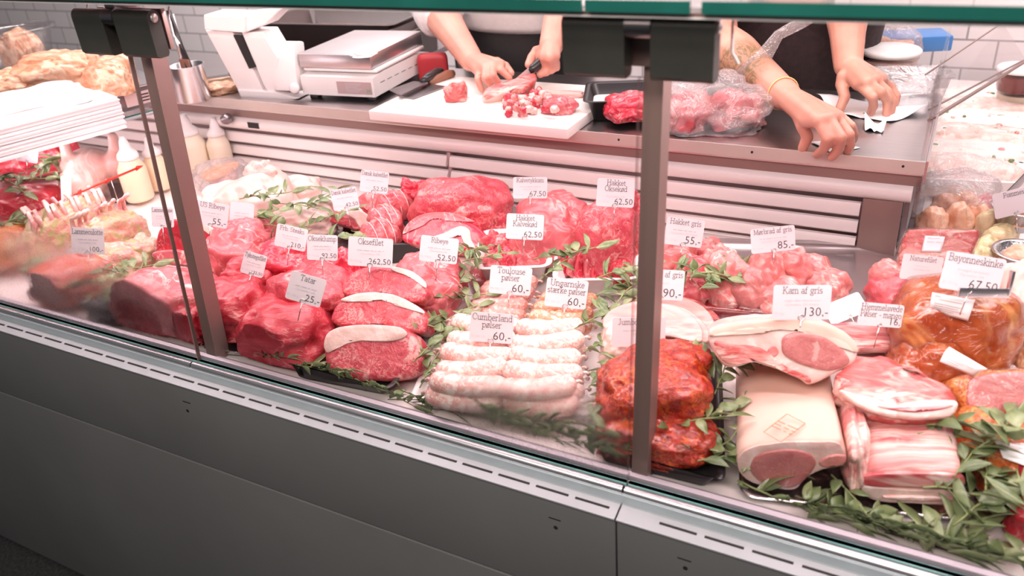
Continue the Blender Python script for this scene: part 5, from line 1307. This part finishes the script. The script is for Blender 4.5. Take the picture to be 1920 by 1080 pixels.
# ---- clear boxes, lidded tub and bag at the back right
root, _ = clear_box('empty clear plastic box at the back right of the worktop', 1692, 186, W0, .15, .09, .055, 15, 'paper', lid=False)
for ch in list(root.children):
    if ch.name.startswith('contents'): bpy.data.objects.remove(ch)
root['group'] = 'clear boxes on the worktop'
root, _ = clear_box('small clear box lid leaning behind the empty clear box', 1660, 160, W0, .11, .05, .03, 15, 'paper', lid=True)
for ch in list(root.children):
    if ch.name.startswith('contents'): bpy.data.objects.remove(ch)
root['group'] = 'clear boxes on the worktop'
def tub(label, px, py, z, r_, h, col, lidm='white_plastic', lid=True, cat='tub'):
    t = tag(empty('plastic_tub', at(px, py, z)), label, cat, 'plastic tubs')
    MB().lathe([(r_ * .86, 0), (r_ * .97, h * .7), (r_ * .97, h * .72)], 28).build('contents', M[col], t)
    MB().lathe([(r_ * .90, -.0005), (r_, h), (r_ * 1.01, h)], 28, caps=(True, False)).build('cup', M['clear'], t)
    if lid: MB().lathe([(r_ * 1.06, h * .93), (r_ * 1.08, h + .004), (r_ * 1.0, h + .008), (r_ * .5, h + .0075)], 28).build('lid', M[lidm], t)
    return t
tub('round tub with white lid and pinkish food behind the right hand', 1664, 146, W0, .055, .055, 'breast')
p = at(1690, 94, W0 + .01)
blu = tag(MB().box((-.10, -.03, 0), (.10, .06, .035), bev=.006).build('blue_box', M['blue'], smooth='auto', loc=p, rot=(0, 0, R(20))), 'flat blue pack at the back right of the worktop', 'pack')
bg = tag(empty('snack_bag', at(1660, 100, W0 + .01)), 'clear bag of pale food leaning on the blue pack', 'bag')
lump_mesh(.14, .06, .075, 391, e=.6, rough=.15, n=18).build('bag_film', M['wrap'], bg).location = (0, -.05, 0)
lump_mesh(.11, .045, .04, 392, rough=.3, n=14).build('contents', M['dumpling'], bg).location = (0, -.05, .003)
# ---- left: glass shelf with wrapping paper, roast, tool pot
G0, G1 = at(-60, 300, 1.075), at(292, 206, 1.075); dv = (G1 - G0).normalized(); nv = Vector((dv.y, -dv.x, 0)); nv = -nv if nv.x > 0 else nv
gs = tag(empty('glass_shelf', (G0 + G1) / 2), 'glass shelf with greenish edge at the left end of the worktop', 'shelf')
c = [G0, G1, G1 + nv * .9, G0 + nv * .9]
part('shelf_glass', MB().loft([[v + Vector((0, 0, -.008)) for v in c], c]), M['pane'], gs, smooth=False)
part('shelf_edge', MB().tube([G0 - Vector((0, 0, .004)), G1 - Vector((0, 0, .004))], .004, 8), M['lip'], gs)
part('edge_tint', MB().tube([G0 + Vector((0, 0, .001)), G1 + Vector((0, 0, .001))], .0016, 8), M['glass_edge'], gs)
rzp = math.atan2(dv.y, dv.x)
pp = at(80, 222, 1.115)
st = tag(empty('paper_stack', Vector((pp.x, pp.y, 1.0765)), (0, 0, rzp)), 'tall stack of white wrapping paper on the glass shelf', 'paper')
rdp = random.Random(4); sm = MB()
for k in range(26):
    j = rdp.uniform(-.004, .004)
    sm.box((-.15 + j, -.10 + rdp.uniform(-.003, .003), .0026 * k), (.13 + j * .6, .13, .0026 * k + .0024))
sm.build('sheets', M['paper'], st, smooth=False)
cv = lump_mesh(.20, .20, .022, 401, e=.4, rough=.12, n=14).build('top_sheet', M['paper'], st); cv.location = (.0, .02, .066)
ap = at(215, 178, 1.11)
dev = tag(empty('steel_carving_tray', Vector((ap.x, ap.y, 1.0765)), (0, 0, rzp)), 'dark warming tray with steel rim under the roast meat', 'tray')
MB().box((-.20, -.055, .0), (.10, .16, .050), bev=.004).build('body', M['steel_dark'], dev, smooth='auto')
MB().box((-.205, -.060, .050), (.105, .165, .055), bev=.002).build('rim', M['pot_steel'], dev, smooth='auto')
MB().box((.0, -.058, .012), (.07, -.054, .040)).build('front_plate', M['steel_bright'], dev, smooth=False)
for k in range(3): MB().box((.028, -.0592, .018 + .007 * k), (.055, -.0578, .0205 + .007 * k)).build('grille_slot', M['dark'], dev, smooth=False)
RT = 1.1320
for px, py, wx, ly, lz, lb, sd in ((110, 128, 150, .13, .075, 'long browned pork roast with scored crackling on the warming tray', 1), (205, 142, 88, .12, .075, 'rolled roast end showing stuffing at the right of the warming tray', 2), (20, 152, 90, .10, .05, 'browned roast piece at the left picture edge beside the paper', 3)):
    lump('roast_joint', lb, 'roast', px, py, RT - .01, wx, ly, lz, 'roast', 38, 410 + sd, 'roast joints on the warming tray', e=.75, rough=.14, fine=.05)
q = at(48, 118, 1.12)
ct = tag(empty('bread_box', q), 'tall clear box with ribbed lid holding a browned loaf at the upper left', 'container')
MB().lathe([(.070, 0), (.088, .085)], 30, caps=(True, False)).build('cup', M['clear'], ct)
MB().lathe([(.091, .083), (.104, .086), (.104, .093), (.090, .095), (.05, .097)], 40).build('lid', M['clear'], ct)
lump_mesh(.11, .10, .085, 421, e=.8, rough=.12).build('loaf', M['roast'], ct)
q = at(366, 188, W0)
tp = tag(empty('tool_pot', q), 'round steel pot of kitchen tools left of the scale', 'pot')
MB().lathe([(.036, 0), (.040, .004), (.040, .085), (.042, .087), (.038, .086), (.037, .006)], 28).build('pot', M['pot_steel'], tp)
sp_ = tag(MB().tube([(.012, 0, .06), (-.004, .004, .13), (-.020, .008, .21)], [.010, .005, .006], 10, flat=.5).build('spatula', M['black_plastic'], loc=q + Vector((0, 0, .0))), 'dark brown spatula standing in the steel tool pot', 'spatula')
MB().box((-.016, -.004, .055), (.016, .0, .10), bev=.002).build('spatula_blade', M['wood'], sp_)
sp2 = tag(MB().tube([(-.016, .01, .02), (-.020, .012, .20)], [.007, .007], 10).build('steel_rod', M['pot_steel'], loc=q), 'steel rod standing at the left in the tool pot', 'kitchen tool')
lump('cooked_meat', 'flat browned meat on the ledge between tool pot and scale', 'meat', 412, 160, W0, 70, .09, .028, 'roast', 30, 425, e=.6)
knife('black handled knife lying on the browned meat left of the scale', (430, 141), (395, 146), .10, .02, .07, W0 + .036)
# ---- dressing bottles standing in the well at the back left
def bottle(label, px, py, z, mat, h=.115, r_=.028):
    b_ = tag(empty('dressing_bottle', at(px, py, z)), label, 'bottle', 'dressing bottles')
    MB().lathe([(r_ * .93, 0), (r_, .004), (r_, h * .55), (r_ * .96, h * .62), (r_ * .72, h * .74), (r_ * .68, h * .80)], 28).build('body', M[mat], b_)
    MB().lathe([(r_ * .74, h * .79), (r_ * .76, h * .83), (r_ * .70, h * .90), (r_ * .40, h * .98), (r_ * .30, h * 1.12), (r_ * .16, h * 1.22)], 24).build('nozzle_cap', M['white_plastic'], b_)
    return b_
bottle('squeeze bottle farthest right of the dressing bottles, against the slats', 421, 312, RZ + .004, 'mayo', .105, .031)
bottle('squeeze bottle behind the left post, second from the right', 372, 318, RZ + .004, 'mayo', .118, .034)
bottle('squeeze bottle left of the post beside the pane edge', 303, 352, RZ + .004, 'mayo_dark', .105, .028)
bottle('squeeze bottle farthest left, right of the whole chicken', 264, 372, RZ + .004, 'mayo_dark', .125, .032)
q = at(232, 375, RZ + .002)
tag(MB().box((-.018, -.018, 0), (.018, .018, .05), bev=.002).build('brown_tub', M['brown_black'], smooth='auto', loc=q, rot=(0, 0, R(30))), 'dark brown tub left of the dressing bottles', 'tub')
# ================================================================== deli side at the right
bz = DZ + .03
b2 = tag(empty('fried_ball_bag', at(1792, 405, FZ + .05)), 'clear bag of fried round balls at the right below the salads', 'bag')
k_ = S(b2.location)
lump_mesh(135 * k_, .11, .085, 501, e=.6, rough=.12, n=22).build('bag_film', M['wrap'], b2)
MB().add([(-.055, .0, .07), (.055, .01, .07), (.06, .03, .135), (-.05, .03, .13)], [(0, 1, 2, 3)]).build('bag_top', M['wrap'], b2)
for k, (px, py) in enumerate(((1750, 405), (1800, 400), (1775, 380), (1812, 378), (1835, 395))):
    p = at(px, py, FZ + .085) - b2.location
    o = lump_mesh(.052, .05, .046, 510 + k, e=.95, rough=.14, n=14).build('fried_ball', M['dumpling'], b2); o.location = p - Vector((0, 0, .03))
o, Mx, out = faced('sliced_meat_pack', 'vacuum pack of sliced pink meat leaning behind the big ham', 'pack', [(1690, 500), (1700, 440), (1720, 428), (1800, 430), (1838, 434), (1826, 470), (1816, 498), (1750, 500)], (1765, 466), .985, 12, -34, .03, 'pork_stripe', seed=521, n=48)
mb = MB(); mb.add([(v.co.x * 1.06, v.co.y * 1.2 - .003, v.co.z * 1.06) for v in o.data.vertices], [list(p.vertices) for p in o.data.polygons]); mb.build('vacuum_film', M['film'], o)
pl = patch_on(o, Mx, 'pack_label', [(1727, 472), (1734, 442), (1772, 444), (1764, 474)], 'card', .004, smoothpts=False)
tt = MB(); faint_line(tt, -.010, .010, 0, .003, 5); faint_line(tt, -.010, .008, .006, .002, 6)
cq = on_face(Mx, 1750, 456); tt.v = [Vector((cq[0] + v.x, -.0068, cq[1] + v.y)) for v in tt.v]; tt.build('label_lettering', M['ink_pale'], pl, smooth=False)
for i, (px, py, wx) in enumerate(((1856, 420, 40), (1868, 452, 52), (1848, 470, 44), (1885, 440, 40), (1836, 488, 40))):
    lump('herb_potato', 'yellow herbed potato chunk right of the sliced meat pack', 'potato', px, py, FZ + .06, wx, .045, .045, 'potato', 30 + 40 * i, 530 + i, 'herbed potato chunks', n=14)
def foilcup(label, px, py, z, r_):
    c = tag(empty('foil_cup', at(px, py, z)), label, 'foil cup', 'foil cups at the right edge')
    MB().lathe([(r_ * .75, 0), (r_, .035), (r_ * 1.18, .036), (r_ * 1.18, .038), (r_ * .98, .037), (r_ * .72, .003)], 32).build('cup', M['foil'], c)
    lump_mesh(r_ * 1.7, r_ * 1.6, .03, int(px), e=.9, rough=.2, n=12).build('filling', M['dumpling'], c).location = (0, 0, .012)
foilcup('foil cup with a browned filling at the right edge, upper one', 1902, 425, FZ + .09, .036)
foilcup('foil cup lower at the right edge, below the upper cup', 1908, 510, FZ + .07, .036)
lump('red_meat_pack', 'dark red minced meat under the pommes card', 'meat', 1848, 395, FZ + .05, 60, .06, .05, 'mince', 30, 541, n=16)
lump('pink_pack', 'pink wrapped meat at the right edge behind the foil cups', 'meat', 1905, 545, FZ + .05, 70, .07, .06, 'sliced_pink', 30, 543, n=16)
tag(MB().box((-.0009, 0, 0), (.0009, .026, .10), bev=.0004).build('serving_blade', M['steel_dark'], loc=at(1875, 372, FZ + .05), rot=(R(-25), R(20), R(-40))), 'dark serving blade sticking out of the white salad', 'utensil')
# salad trays, one behind the other along the deck
M['salad'] = meat('creamy_salad', (.93, .86, .80), (.90, .76, .70), (.95, .90, .86), .05, .3, 18, bmp=.8, rough=.35)
M['salad_pink'] = meat('pink_salad', (.92, .70, .64), (.88, .52, .46), (.95, .86, .80), .08, .35, 22, bmp=.9, rough=.35)
rd = random.Random(31)
GD = 'salad trays on the deli deck'
for k, (px, py, lx, ly) in enumerate(((1800, 322, .24, .12), (1822, 290, .24, .105), (1830, 258, .24, .105), (1840, 230, .24, .105), (1848, 206, .24, .105), (1856, 184, .24, .105))):
    p = at(px, py, DZ + .045); t = tray('salad_tray', ('white tray of pale salad nearest the fried balls', 'white tray of pale salad, second from the fried balls', 'white tray of pale salad, third from the fried balls', 'white tray of pale salad with green garnish, third from the back', 'white tray of pale salad, second from the back', 'white tray of pale salad farthest back at the right')[k], Vector((p.x, p.y, DZ + .002)), lx, ly, .05, 'white_foam', 8, group=GD)
    lump_mesh(lx * .9, ly * .9, .06, 600 + k, e=.5, rough=.1, fine=.08, n=18).build('salad', M['salad' if k % 2 else 'salad_pink'], t).location = (0, 0, .008)
    for q in range(14):
        c = MB().ell((rd.uniform(-.4, .4) * lx, rd.uniform(-.35, .35) * ly, .064), (rd.uniform(.004, .010), rd.uniform(.003, .007), .004), n=8)
        c.build('garnish', (M['salad_pink'], M['pork'], M['salad_pink'], M['leaf'], M['salad'])[(q + k) % 5], t)
tub('clear tub of dark red sauce stacked on top at the right edge', 1905, 168, DZ + .10, .048, .05, 'sauce', 'white_plastic')
tub('clear tub of cream dressing in the middle at the right edge', 1905, 200, DZ + .05, .050, .05, 'mayo', 'clear')
tub('clear tub of pale dressing at the bottom right below the cream tub', 1900, 235, DZ + .004, .050, .045, 'mayo_dark', 'clear')
# ================================================================== the two butchers behind the worktop
def V3(px, py, z): return at(px, py, z)
def finger(mb, pts, r0=.0092, r1=.0074):
    n = len(pts) - 1
    for k in range(n):
        ra = r0 + (r1 - r0) * k / n; rb = r0 + (r1 - r0) * (k + 1) / n
        mb.capsule(pts[k], pts[k + 1], ra, rb, 12)
        if k: mb.ell(pts[k], (ra * 1.08,) * 3, n=12)
def forearm(mb, elbow, wrist, re=.040, rw=.026, flat=None):
    d = wrist - elbow
    mb.capsule(elbow, elbow + d * .30, re, re * 1.08); mb.capsule(elbow + d * .30, elbow + d * .62, re * 1.08, re * .84); mb.capsule(elbow + d * .62, wrist, re * .84, rw)
def palm(mb, wrist, kn, rw=.024, rk=.0125):
    """wedge from the wrist to the four knuckles"""
    for k in kn: mb.capsule(wrist.lerp(k, .12), k, rw * .74, rk)
    for a_, b_ in zip(kn[:-1], kn[1:]): mb.capsule(a_, b_, rk * .95, rk * .95); mb.capsule(wrist.lerp(a_, .6), wrist.lerp(b_, .6), rk * 1.25, rk * 1.25)
def torso_shape(cx, y, lean=.0, sc=1.0):
    """rings from hip to shoulder; returns list of (centre, half width, half depth)"""
    return [(Vector((cx, y, .84)), .170 * sc, .115 * sc), (Vector((cx, y - .0, .98)), .165 * sc, .115 * sc), (Vector((cx, y - .02 - lean * .3, 1.12)), .165 * sc, .118 * sc), (Vector((cx, y - .03 - lean * .7, 1.26)), .185 * sc, .122 * sc), (Vector((cx, y - .03 - lean, 1.38)), .185 * sc, .105 * sc), (Vector((cx, y - .02 - lean, 1.44)), .11 * sc, .075 * sc)]
def rings_of(sec, grow=0.0, n=28):
    o = []
    for c, a_, b_ in sec:
        o.append([c + Vector(((a_ + grow) * sgnp(math.cos(t), .8), (b_ + grow) * sgnp(math.sin(t), .8), 0)) for t in [2 * PI * k / n for k in range(n)]])
    return o
def head(mb, c, face):
    """head with brow, nose, chin and ears, looking along face"""
    f = face.normalized(); s = f.cross(Vector((0, 0, 1))).normalized(); u = s.cross(f)
    Rm = Matrix((s, f, u)).transposed()
    mb.ell(c + u * .02, (.076, .096, .105), Rm); mb.ell(c + f * .030 - u * .055, (.055, .055, .055), Rm)
    mb.capsule(c + f * .094 + u * .015, c + f * .112 - u * .022, .008, .012); mb.capsule(c + f * .08 - s * .04 + u * .03, c + f * .08 + s * .04 + u * .03, .012, .012)
    mb.capsule(c + f * .082 - s * .020 - u * .055, c + f * .082 + s * .020 - u * .055, .008, .008)
    for q in (-1, 1): mb.ell(c + s * q * .078 - f * .005, (.010, .020, .030), Rm)
def hairdo(c, face, mat, parent):
    f = face.normalized(); s = f.cross(Vector((0, 0, 1))).normalized(); u = s.cross(f); Rm = Matrix((s, f, u)).transposed()
    mb = MB(); mb.ell(c + u * .040 - f * .018, (.084, .098, .098), Rm); mb.ell(c - f * .045, (.070, .060, .085), Rm)
    return mb.build('hair', mat, parent)
M['hair'] = plain('dark_hair', (.05, .03, .02), .55, var=.3, sc=90)
def legs_and_shoes(cx, y, parent, mat):
    mb = MB()
    for q in (-1, 1):
        hip, kn, an = Vector((cx + q * .085, y, .90)), Vector((cx + q * .10, y - .01, .50)), Vector((cx + q * .105, y + .01, .09))
        mb.capsule(hip, kn, .088, .062); mb.capsule(kn, an, .062, .050)
    mb.ell((cx, y, .92), (.165, .115, .11)); o = mb.build('trousers', mat, parent); fuse(o, .008, 4)
    for q in (-1, 1):
        s_ = MB(); s_.ell((cx + q * .105, y - .05, .045), (.048, .125, .042)); s_.ell((cx + q * .105, y + .03, .06), (.042, .06, .055)); s_.build('shoe', M['black_plastic'], parent)

# ---------------- person at the cutting board: white jacket with rolled sleeves, dark apron
cx1, y1 = -1.00, 1.33
body = MB()
eL, wL = atY(822, 22, 1.05), V3(884, 112, 1.126)
eLb = eL + (eL - wL).normalized() * .06
forearm(body, eLb, wL, .042, .0275)
knL = [V3(897, 132, 1.122), V3(911, 129, 1.130), V3(925, 125, 1.134), V3(938, 121, 1.132)]
palm(body, wL, knL, .027, .0125)
finger(body, [knL[0], V3(896, 150, 1.112), V3(903, 168, 1.092)], .0088, .0068)
finger(body, [knL[1], V3(909, 146, 1.122), V3(918, 158, 1.104)], .0094, .0074)
finger(body, [knL[2], V3(924, 141, 1.126), V3(934, 154, 1.108)], .0096, .0075)
finger(body, [knL[3], V3(940, 132, 1.128), V3(955, 146, 1.112)], .0094, .0074)
finger(body, [wL.lerp(knL[3], .35), V3(932, 116, 1.112), V3(948, 124, 1.112), V3(958, 137, 1.112)], .0125, .0085)
eR, wR = atY(1066, -22, 1.10), V3(1034, 84, 1.172)
forearm(body, eR, wR, .041, .027)
knR = [V3(1014, 104, 1.150), V3(1022, 106, 1.158), V3(1031, 107, 1.160), V3(1040, 106, 1.158)]
palm(body, wR, knR, .027, .0125)
finger(body, [knR[0], V3(1011, 122, 1.132), V3(1013, 140, 1.116)], .0098, .0080)
finger(body, [knR[1], V3(1021, 124, 1.132), V3(1024, 136, 1.120), V3(1020, 132, 1.118)], .0098, .0078)
finger(body, [knR[2], V3(1032, 122, 1.134), V3(1034, 132, 1.122), V3(1029, 130, 1.118)], .0096, .0076)
finger(body, [knR[3], V3(1043, 119, 1.136), V3(1044, 127, 1.126), V3(1038, 127, 1.120)], .0090, .0072)
finger(body, [wR.lerp(knR[0], .3), V3(1006, 96, 1.152), V3(997, 108, 1.142), V3(991, 121, 1.134)], .0125, .0090)
sec1 = torso_shape(cx1, y1, .10)
body.loft(rings_of(sec1))
shL, shR = Vector((cx1 - .19, y1 - .13, 1.385)), Vector((cx1 + .19, y1 - .13, 1.385))
body.capsule(shL, eLb, .052, .043); body.capsule(shR, eR, .052, .043)
hc1 = Vector((cx1, y1 - .22, 1.595)); face1 = Vector((.1, -.8, -.6))
body.capsule(Vector((cx1, y1 - .13, 1.42)), hc1 - Vector((0, -.01, .03)), .058, .055); head(body, hc1, face1)
p1 = body.build('person', M['human']); fuse(p1, .0032, 3)
tag(p1, 'person in white jacket and dark apron cutting meat on the white board', 'person')
hairdo(hc1, face1, M['hair'], p1)
jk = MB(); jk.loft(rings_of([(c, a_, b_) for c, a_, b_ in sec1[2:]], .016))
hem = [(Vector((cx1, y1 - .045, 1.115)), .150, .115), (Vector((cx1, y1 - .055, 1.15)), .185, .150)] + [(c, a_ + .018, b_ + .022) for c, a_, b_ in sec1[3:]]
jk = MB().loft(rings_of(hem))
jk.capsule(shL, eLb, .066, .058); jk.capsule(shR, eR.lerp(shR, .10), .066, .056)
dL = (wL - eLb).normalized()
jk.capsule(eLb, eL - dL * .0, .060, .057); 
jo = jk.build('jacket', M['cloth_white'], p1); fuse(jo, .006, 3)
cuff = MB(); cuff.tube([eL - dL * .02, eL - dL * .005, eL + dL * .018, eL + dL * .022], [.060, .062, .060, .050], 20); cuff.build('rolled_cuff', M['cloth_white'], p1)
apn = MB(); prs = []
for z, ww, yy in ((.52, .25, -.19), (.80, .22, -.185), (.95, .205, -.19), (1.06, .195, -.195), (1.14, .185, -.20)):
    prs.append([Vector((cx1 + ww * math.sin(t), y1 + yy * (.35 + .65 * math.cos(t)), z)) for t in [(-1.45 + 2.9 * k / 16) for k in range(17)]])
ao = apn.loft(prs, closed=False, caps=(False, False)).build('apron', M['cloth_dark'], p1); md = ao.modifiers.new('t', 'SOLIDIFY'); md.thickness = .004
legs_and_shoes(cx1, y1, p1, M['cloth_dark'])
# the boning knife in the fist
kA, kB = V3(1012, 118, 1.140), V3(972, 152, 1.112); kd = (kB - kA).normalized()
kn = tag(empty('boning_knife', kA), 'boning knife in the right fist of the person at the board', 'knife')
MB().tube([-kd * .07, -kd * .03, kd * .02, kd * .03], [.010, .012, .010, .006], 10).build('handle', M['black_plastic'], kn)
upv = Vector((0, 0, 1)) - kd * kd.z; upv.normalize(); sd_ = kd.cross(upv)
MB().loft([[kd * t + upv * a_ * w_ + sd_ * s_ * .0009 for a_, s_ in ((1, 0), (0, 1), (-1, 0), (0, -1))] for t, w_ in ((.028, .009), (.09, .009), (.125, .005), (.14, .0008))]).build('blade', M['steel_bright'], kn, smooth=False)

# ---------------- person at the right: tattooed forearm, dark shirt and apron
cx2, y2 = -.335, 1.34
body = MB()
w2, e2 = V3(1474, 180, 1.125), atY(1342, 76, .99)
forearm(body, e2, w2, .044, .027)
k2 = [V3(1513, 226, 1.118), V3(1535, 226, 1.128), V3(1554, 222, 1.128), V3(1570, 220, 1.120)]
palm(body, w2, k2, .028, .0130)
finger(body, [w2.lerp(k2[0], .45), V3(1505, 236, 1.105), V3(1514, 257, 1.086), V3(1505, 278, 1.066)], .0125, .0088)
finger(body, [k2[1], V3(1551, 260, 1.104), V3(1545, 278, 1.082), V3(1532, 290, 1.0635)], .0100, .0076)
finger(body, [k2[2], V3(1577, 258, 1.106), V3(1572, 280, 1.080), V3(1560, 294, 1.0635)], .0102, .0078)
finger(body, [k2[3], V3(1592, 252, 1.104), V3(1594, 272, 1.082), V3(1589, 286, 1.0640)], .0098, .0075)
finger(body, [w2.lerp(k2[3], .9) + Vector((.010, .018, -.006)), V3(1596, 236, 1.102), V3(1602, 252, 1.084), V3(1600, 264, 1.069)], .0088, .0068)
w3, e3 = V3(1590, 122, 1.135), atY(1588, -25, 1.12)
forearm(body, e3, w3, .040, .027)
k3 = [V3(1610, 158, 1.118), V3(1625, 154, 1.126), V3(1640, 150, 1.124), V3(1652, 148, 1.116)]
palm(body, w3, k3, .028, .0130)
finger(body, [w3.lerp(k3[0], .40) + Vector((-.014, -.008, -.006)), V3(1578, 158, 1.108), V3(1584, 182, 1.090), V3(1574, 206, 1.069)], .0130, .0090)
finger(body, [k3[0], V3(1636, 182, 1.106), V3(1638, 198, 1.086), V3(1632, 212, 1.069)], .0100, .0077)
finger(body, [k3[1], V3(1652, 172, 1.110), V3(1664, 190, 1.090), V3(1662, 214, 1.067)], .0102, .0078)
finger(body, [k3[2], V3(1664, 172, 1.104), V3(1674, 190, 1.086), V3(1671, 210, 1.068)], .0096, .0074)
finger(body, [k3[3], V3(1672, 164, 1.096), V3(1682, 180, 1.082), V3(1680, 194, 1.068)], .0086, .0066)
sec2 = torso_shape(cx2, y2, .14); body.loft(rings_of(sec2))
sL2, sR2 = Vector((cx2 - .19, y2 - .18, 1.385)), Vector((cx2 + .19, y2 - .17, 1.385))
body.capsule(sL2, e2, .054, .046); body.capsule(sR2, e3, .054, .044)
hc2 = Vector((cx2 + .02, y2 - .27, 1.59)); face2 = Vector((.25, -.8, -.55))
body.capsule(Vector((cx2, y2 - .16, 1.42)), hc2 - Vector((0, -.01, .03)), .060, .057); head(body, hc2, face2)
def mat_tattoo():
    mt, nt, b = newmat('tattooed_skin'); co = coords(nt)
    nz = noise_n(nt, co, 14, 4)
    sk = ramp(nt, nz, [(.3, (.64, .27, .20)), (.7, (.74, .36, .27))])
    tc = V3(1390, 140, 1.142)
    sp = N(nt, 'ShaderNodeVectorMath', operation='DISTANCE'); nt.links.new(co, sp.inputs[0]); sp.inputs[1].default_value = tc
    msk = ramp(nt, sp.outputs['Value'], [(.052, 1.0), (.078, 0.0)])
    l = math_n(nt, 'ABSOLUTE', math_n(nt, 'SUBTRACT', noise_n(nt, co, 30, 2, .5, 3.0), .5))
    lines = ramp(nt, l, [(.015, 1.0), (.08, .62)])
    nt.links.new(mix(nt, math_n(nt, 'MULTIPLY', msk, lines), sk, (.20, .13, .06)), b.inputs['Base Color']); b.inputs['Roughness'].default_value = .45
    return mt
p2 = body.build('person', mat_tattoo()); fuse(p2, .0032, 3)
tag(p2, 'person in dark shirt and apron with a tattooed forearm, hands on the worktop', 'person')
hairdo(hc2, face2, M['hair'], p2)
sh = MB(); sh.loft(rings_of([(c, a_ + .016, b_ + .016) for c, a_, b_ in sec2]))
sh.capsule(sL2, sL2.lerp(e2, .55), .068, .066); sh.capsule(sR2, sR2.lerp(e3, .55), .068, .062)
so = sh.build('shirt', M['cloth_brown'], p2); fuse(so, .007, 3)
cu = MB(); u0, u1 = sL2.lerp(e2, .52), sL2.lerp(e2, .80); cu.tube([u0, u0.lerp(u1, .5), u1, u1 + (u1 - u0) * .03], [.066, .068, .064, .052], 20); cu.build('sleeve', M['cloth_white'], p2)
prs = []
for z, ww, yy in ((.52, .25, -.19), (.80, .22, -.19), (.95, .205, -.195), (1.06, .195, -.205), (1.20, .17, -.235), (1.32, .13, -.27)):
    prs.append([Vector((cx2 + ww * math.sin(t), y2 + yy * (.35 + .65 * math.cos(t)) + .004 * math.sin(7 * t + z * 9), z)) for t in [(-1.45 + 2.9 * k / 24) for k in range(25)]])
ao = MB().loft(prs, closed=False, caps=(False, False)).build('apron', M['cloth_brown'], p2); md = ao.modifiers.new('t', 'SOLIDIFY'); md.thickness = .004
st_ = MB().tube([Vector((cx2 + .21 * math.sin(t), y2 - .185 * (.35 + .65 * math.cos(t)), 1.085 + .012 * math.sin(t))) for t in [(-1.45 + 2.9 * k / 16) for k in range(17)]], .006, 6, flat=.5).build('apron_string', M['cloth_brown'], p2)
legs_and_shoes(cx2, y2, p2, M['cloth_brown'])
wd = (w2 - e2).normalized(); n1 = wd.orthogonal().normalized(); n2 = wd.cross(n1); c0 = w2 - wd * .010
MB().tube([c0 + (n1 * math.cos(t) + n2 * math.sin(t)) * .0295 + wd * .006 * math.sin(t * 1.0) for t in [2 * PI * k / 28 for k in range(29)]], .0013, 6).build('bracelet', plain('yellow_band', (.85, .58, .25), .4), p2)
# ================================================================== nothing pokes through the deck or the front glass
bpy.context.view_layer.update()
seen = set()
for o in list(COL.objects):
    if o.type != 'MESH' or o.data.name in seen: continue
    r_ = o
    while r_.parent: r_ = r_.parent
    if r_.name in ('display_counter', 'worktop', 'glass_divider', 'slanted_panel', 'back_counter') or r_.get('kind') or r_.name.startswith('person'): continue
    c = r_.matrix_world.translation
    if c.z > 1.045 or o.data.users > 1: continue
    seen.add(o.data.name); mw = o.matrix_world; I = mw.inverted(); ch = False
    for v in o.data.vertices:
        p = mw @ v.co; q = p.copy()
        lim = DZ + .0012 + (.035 * min(1, max(0, (p.y - .33) / .14)) if (p.x < -.012 and p.y < .76) else 0)
        if q.z < lim: q.z = lim + min(.0008, (lim - q.z) * .01)
        g = max(.0725, glass_y(q.z) + .009)
        if q.y < g: q.y = g
        if q.y > .712 and q.x < -.10 and c.y < .72: q.y = .712
        if (q - p).length > 1e-6: v.co = I @ q; ch = True
    if ch: o.data.update()
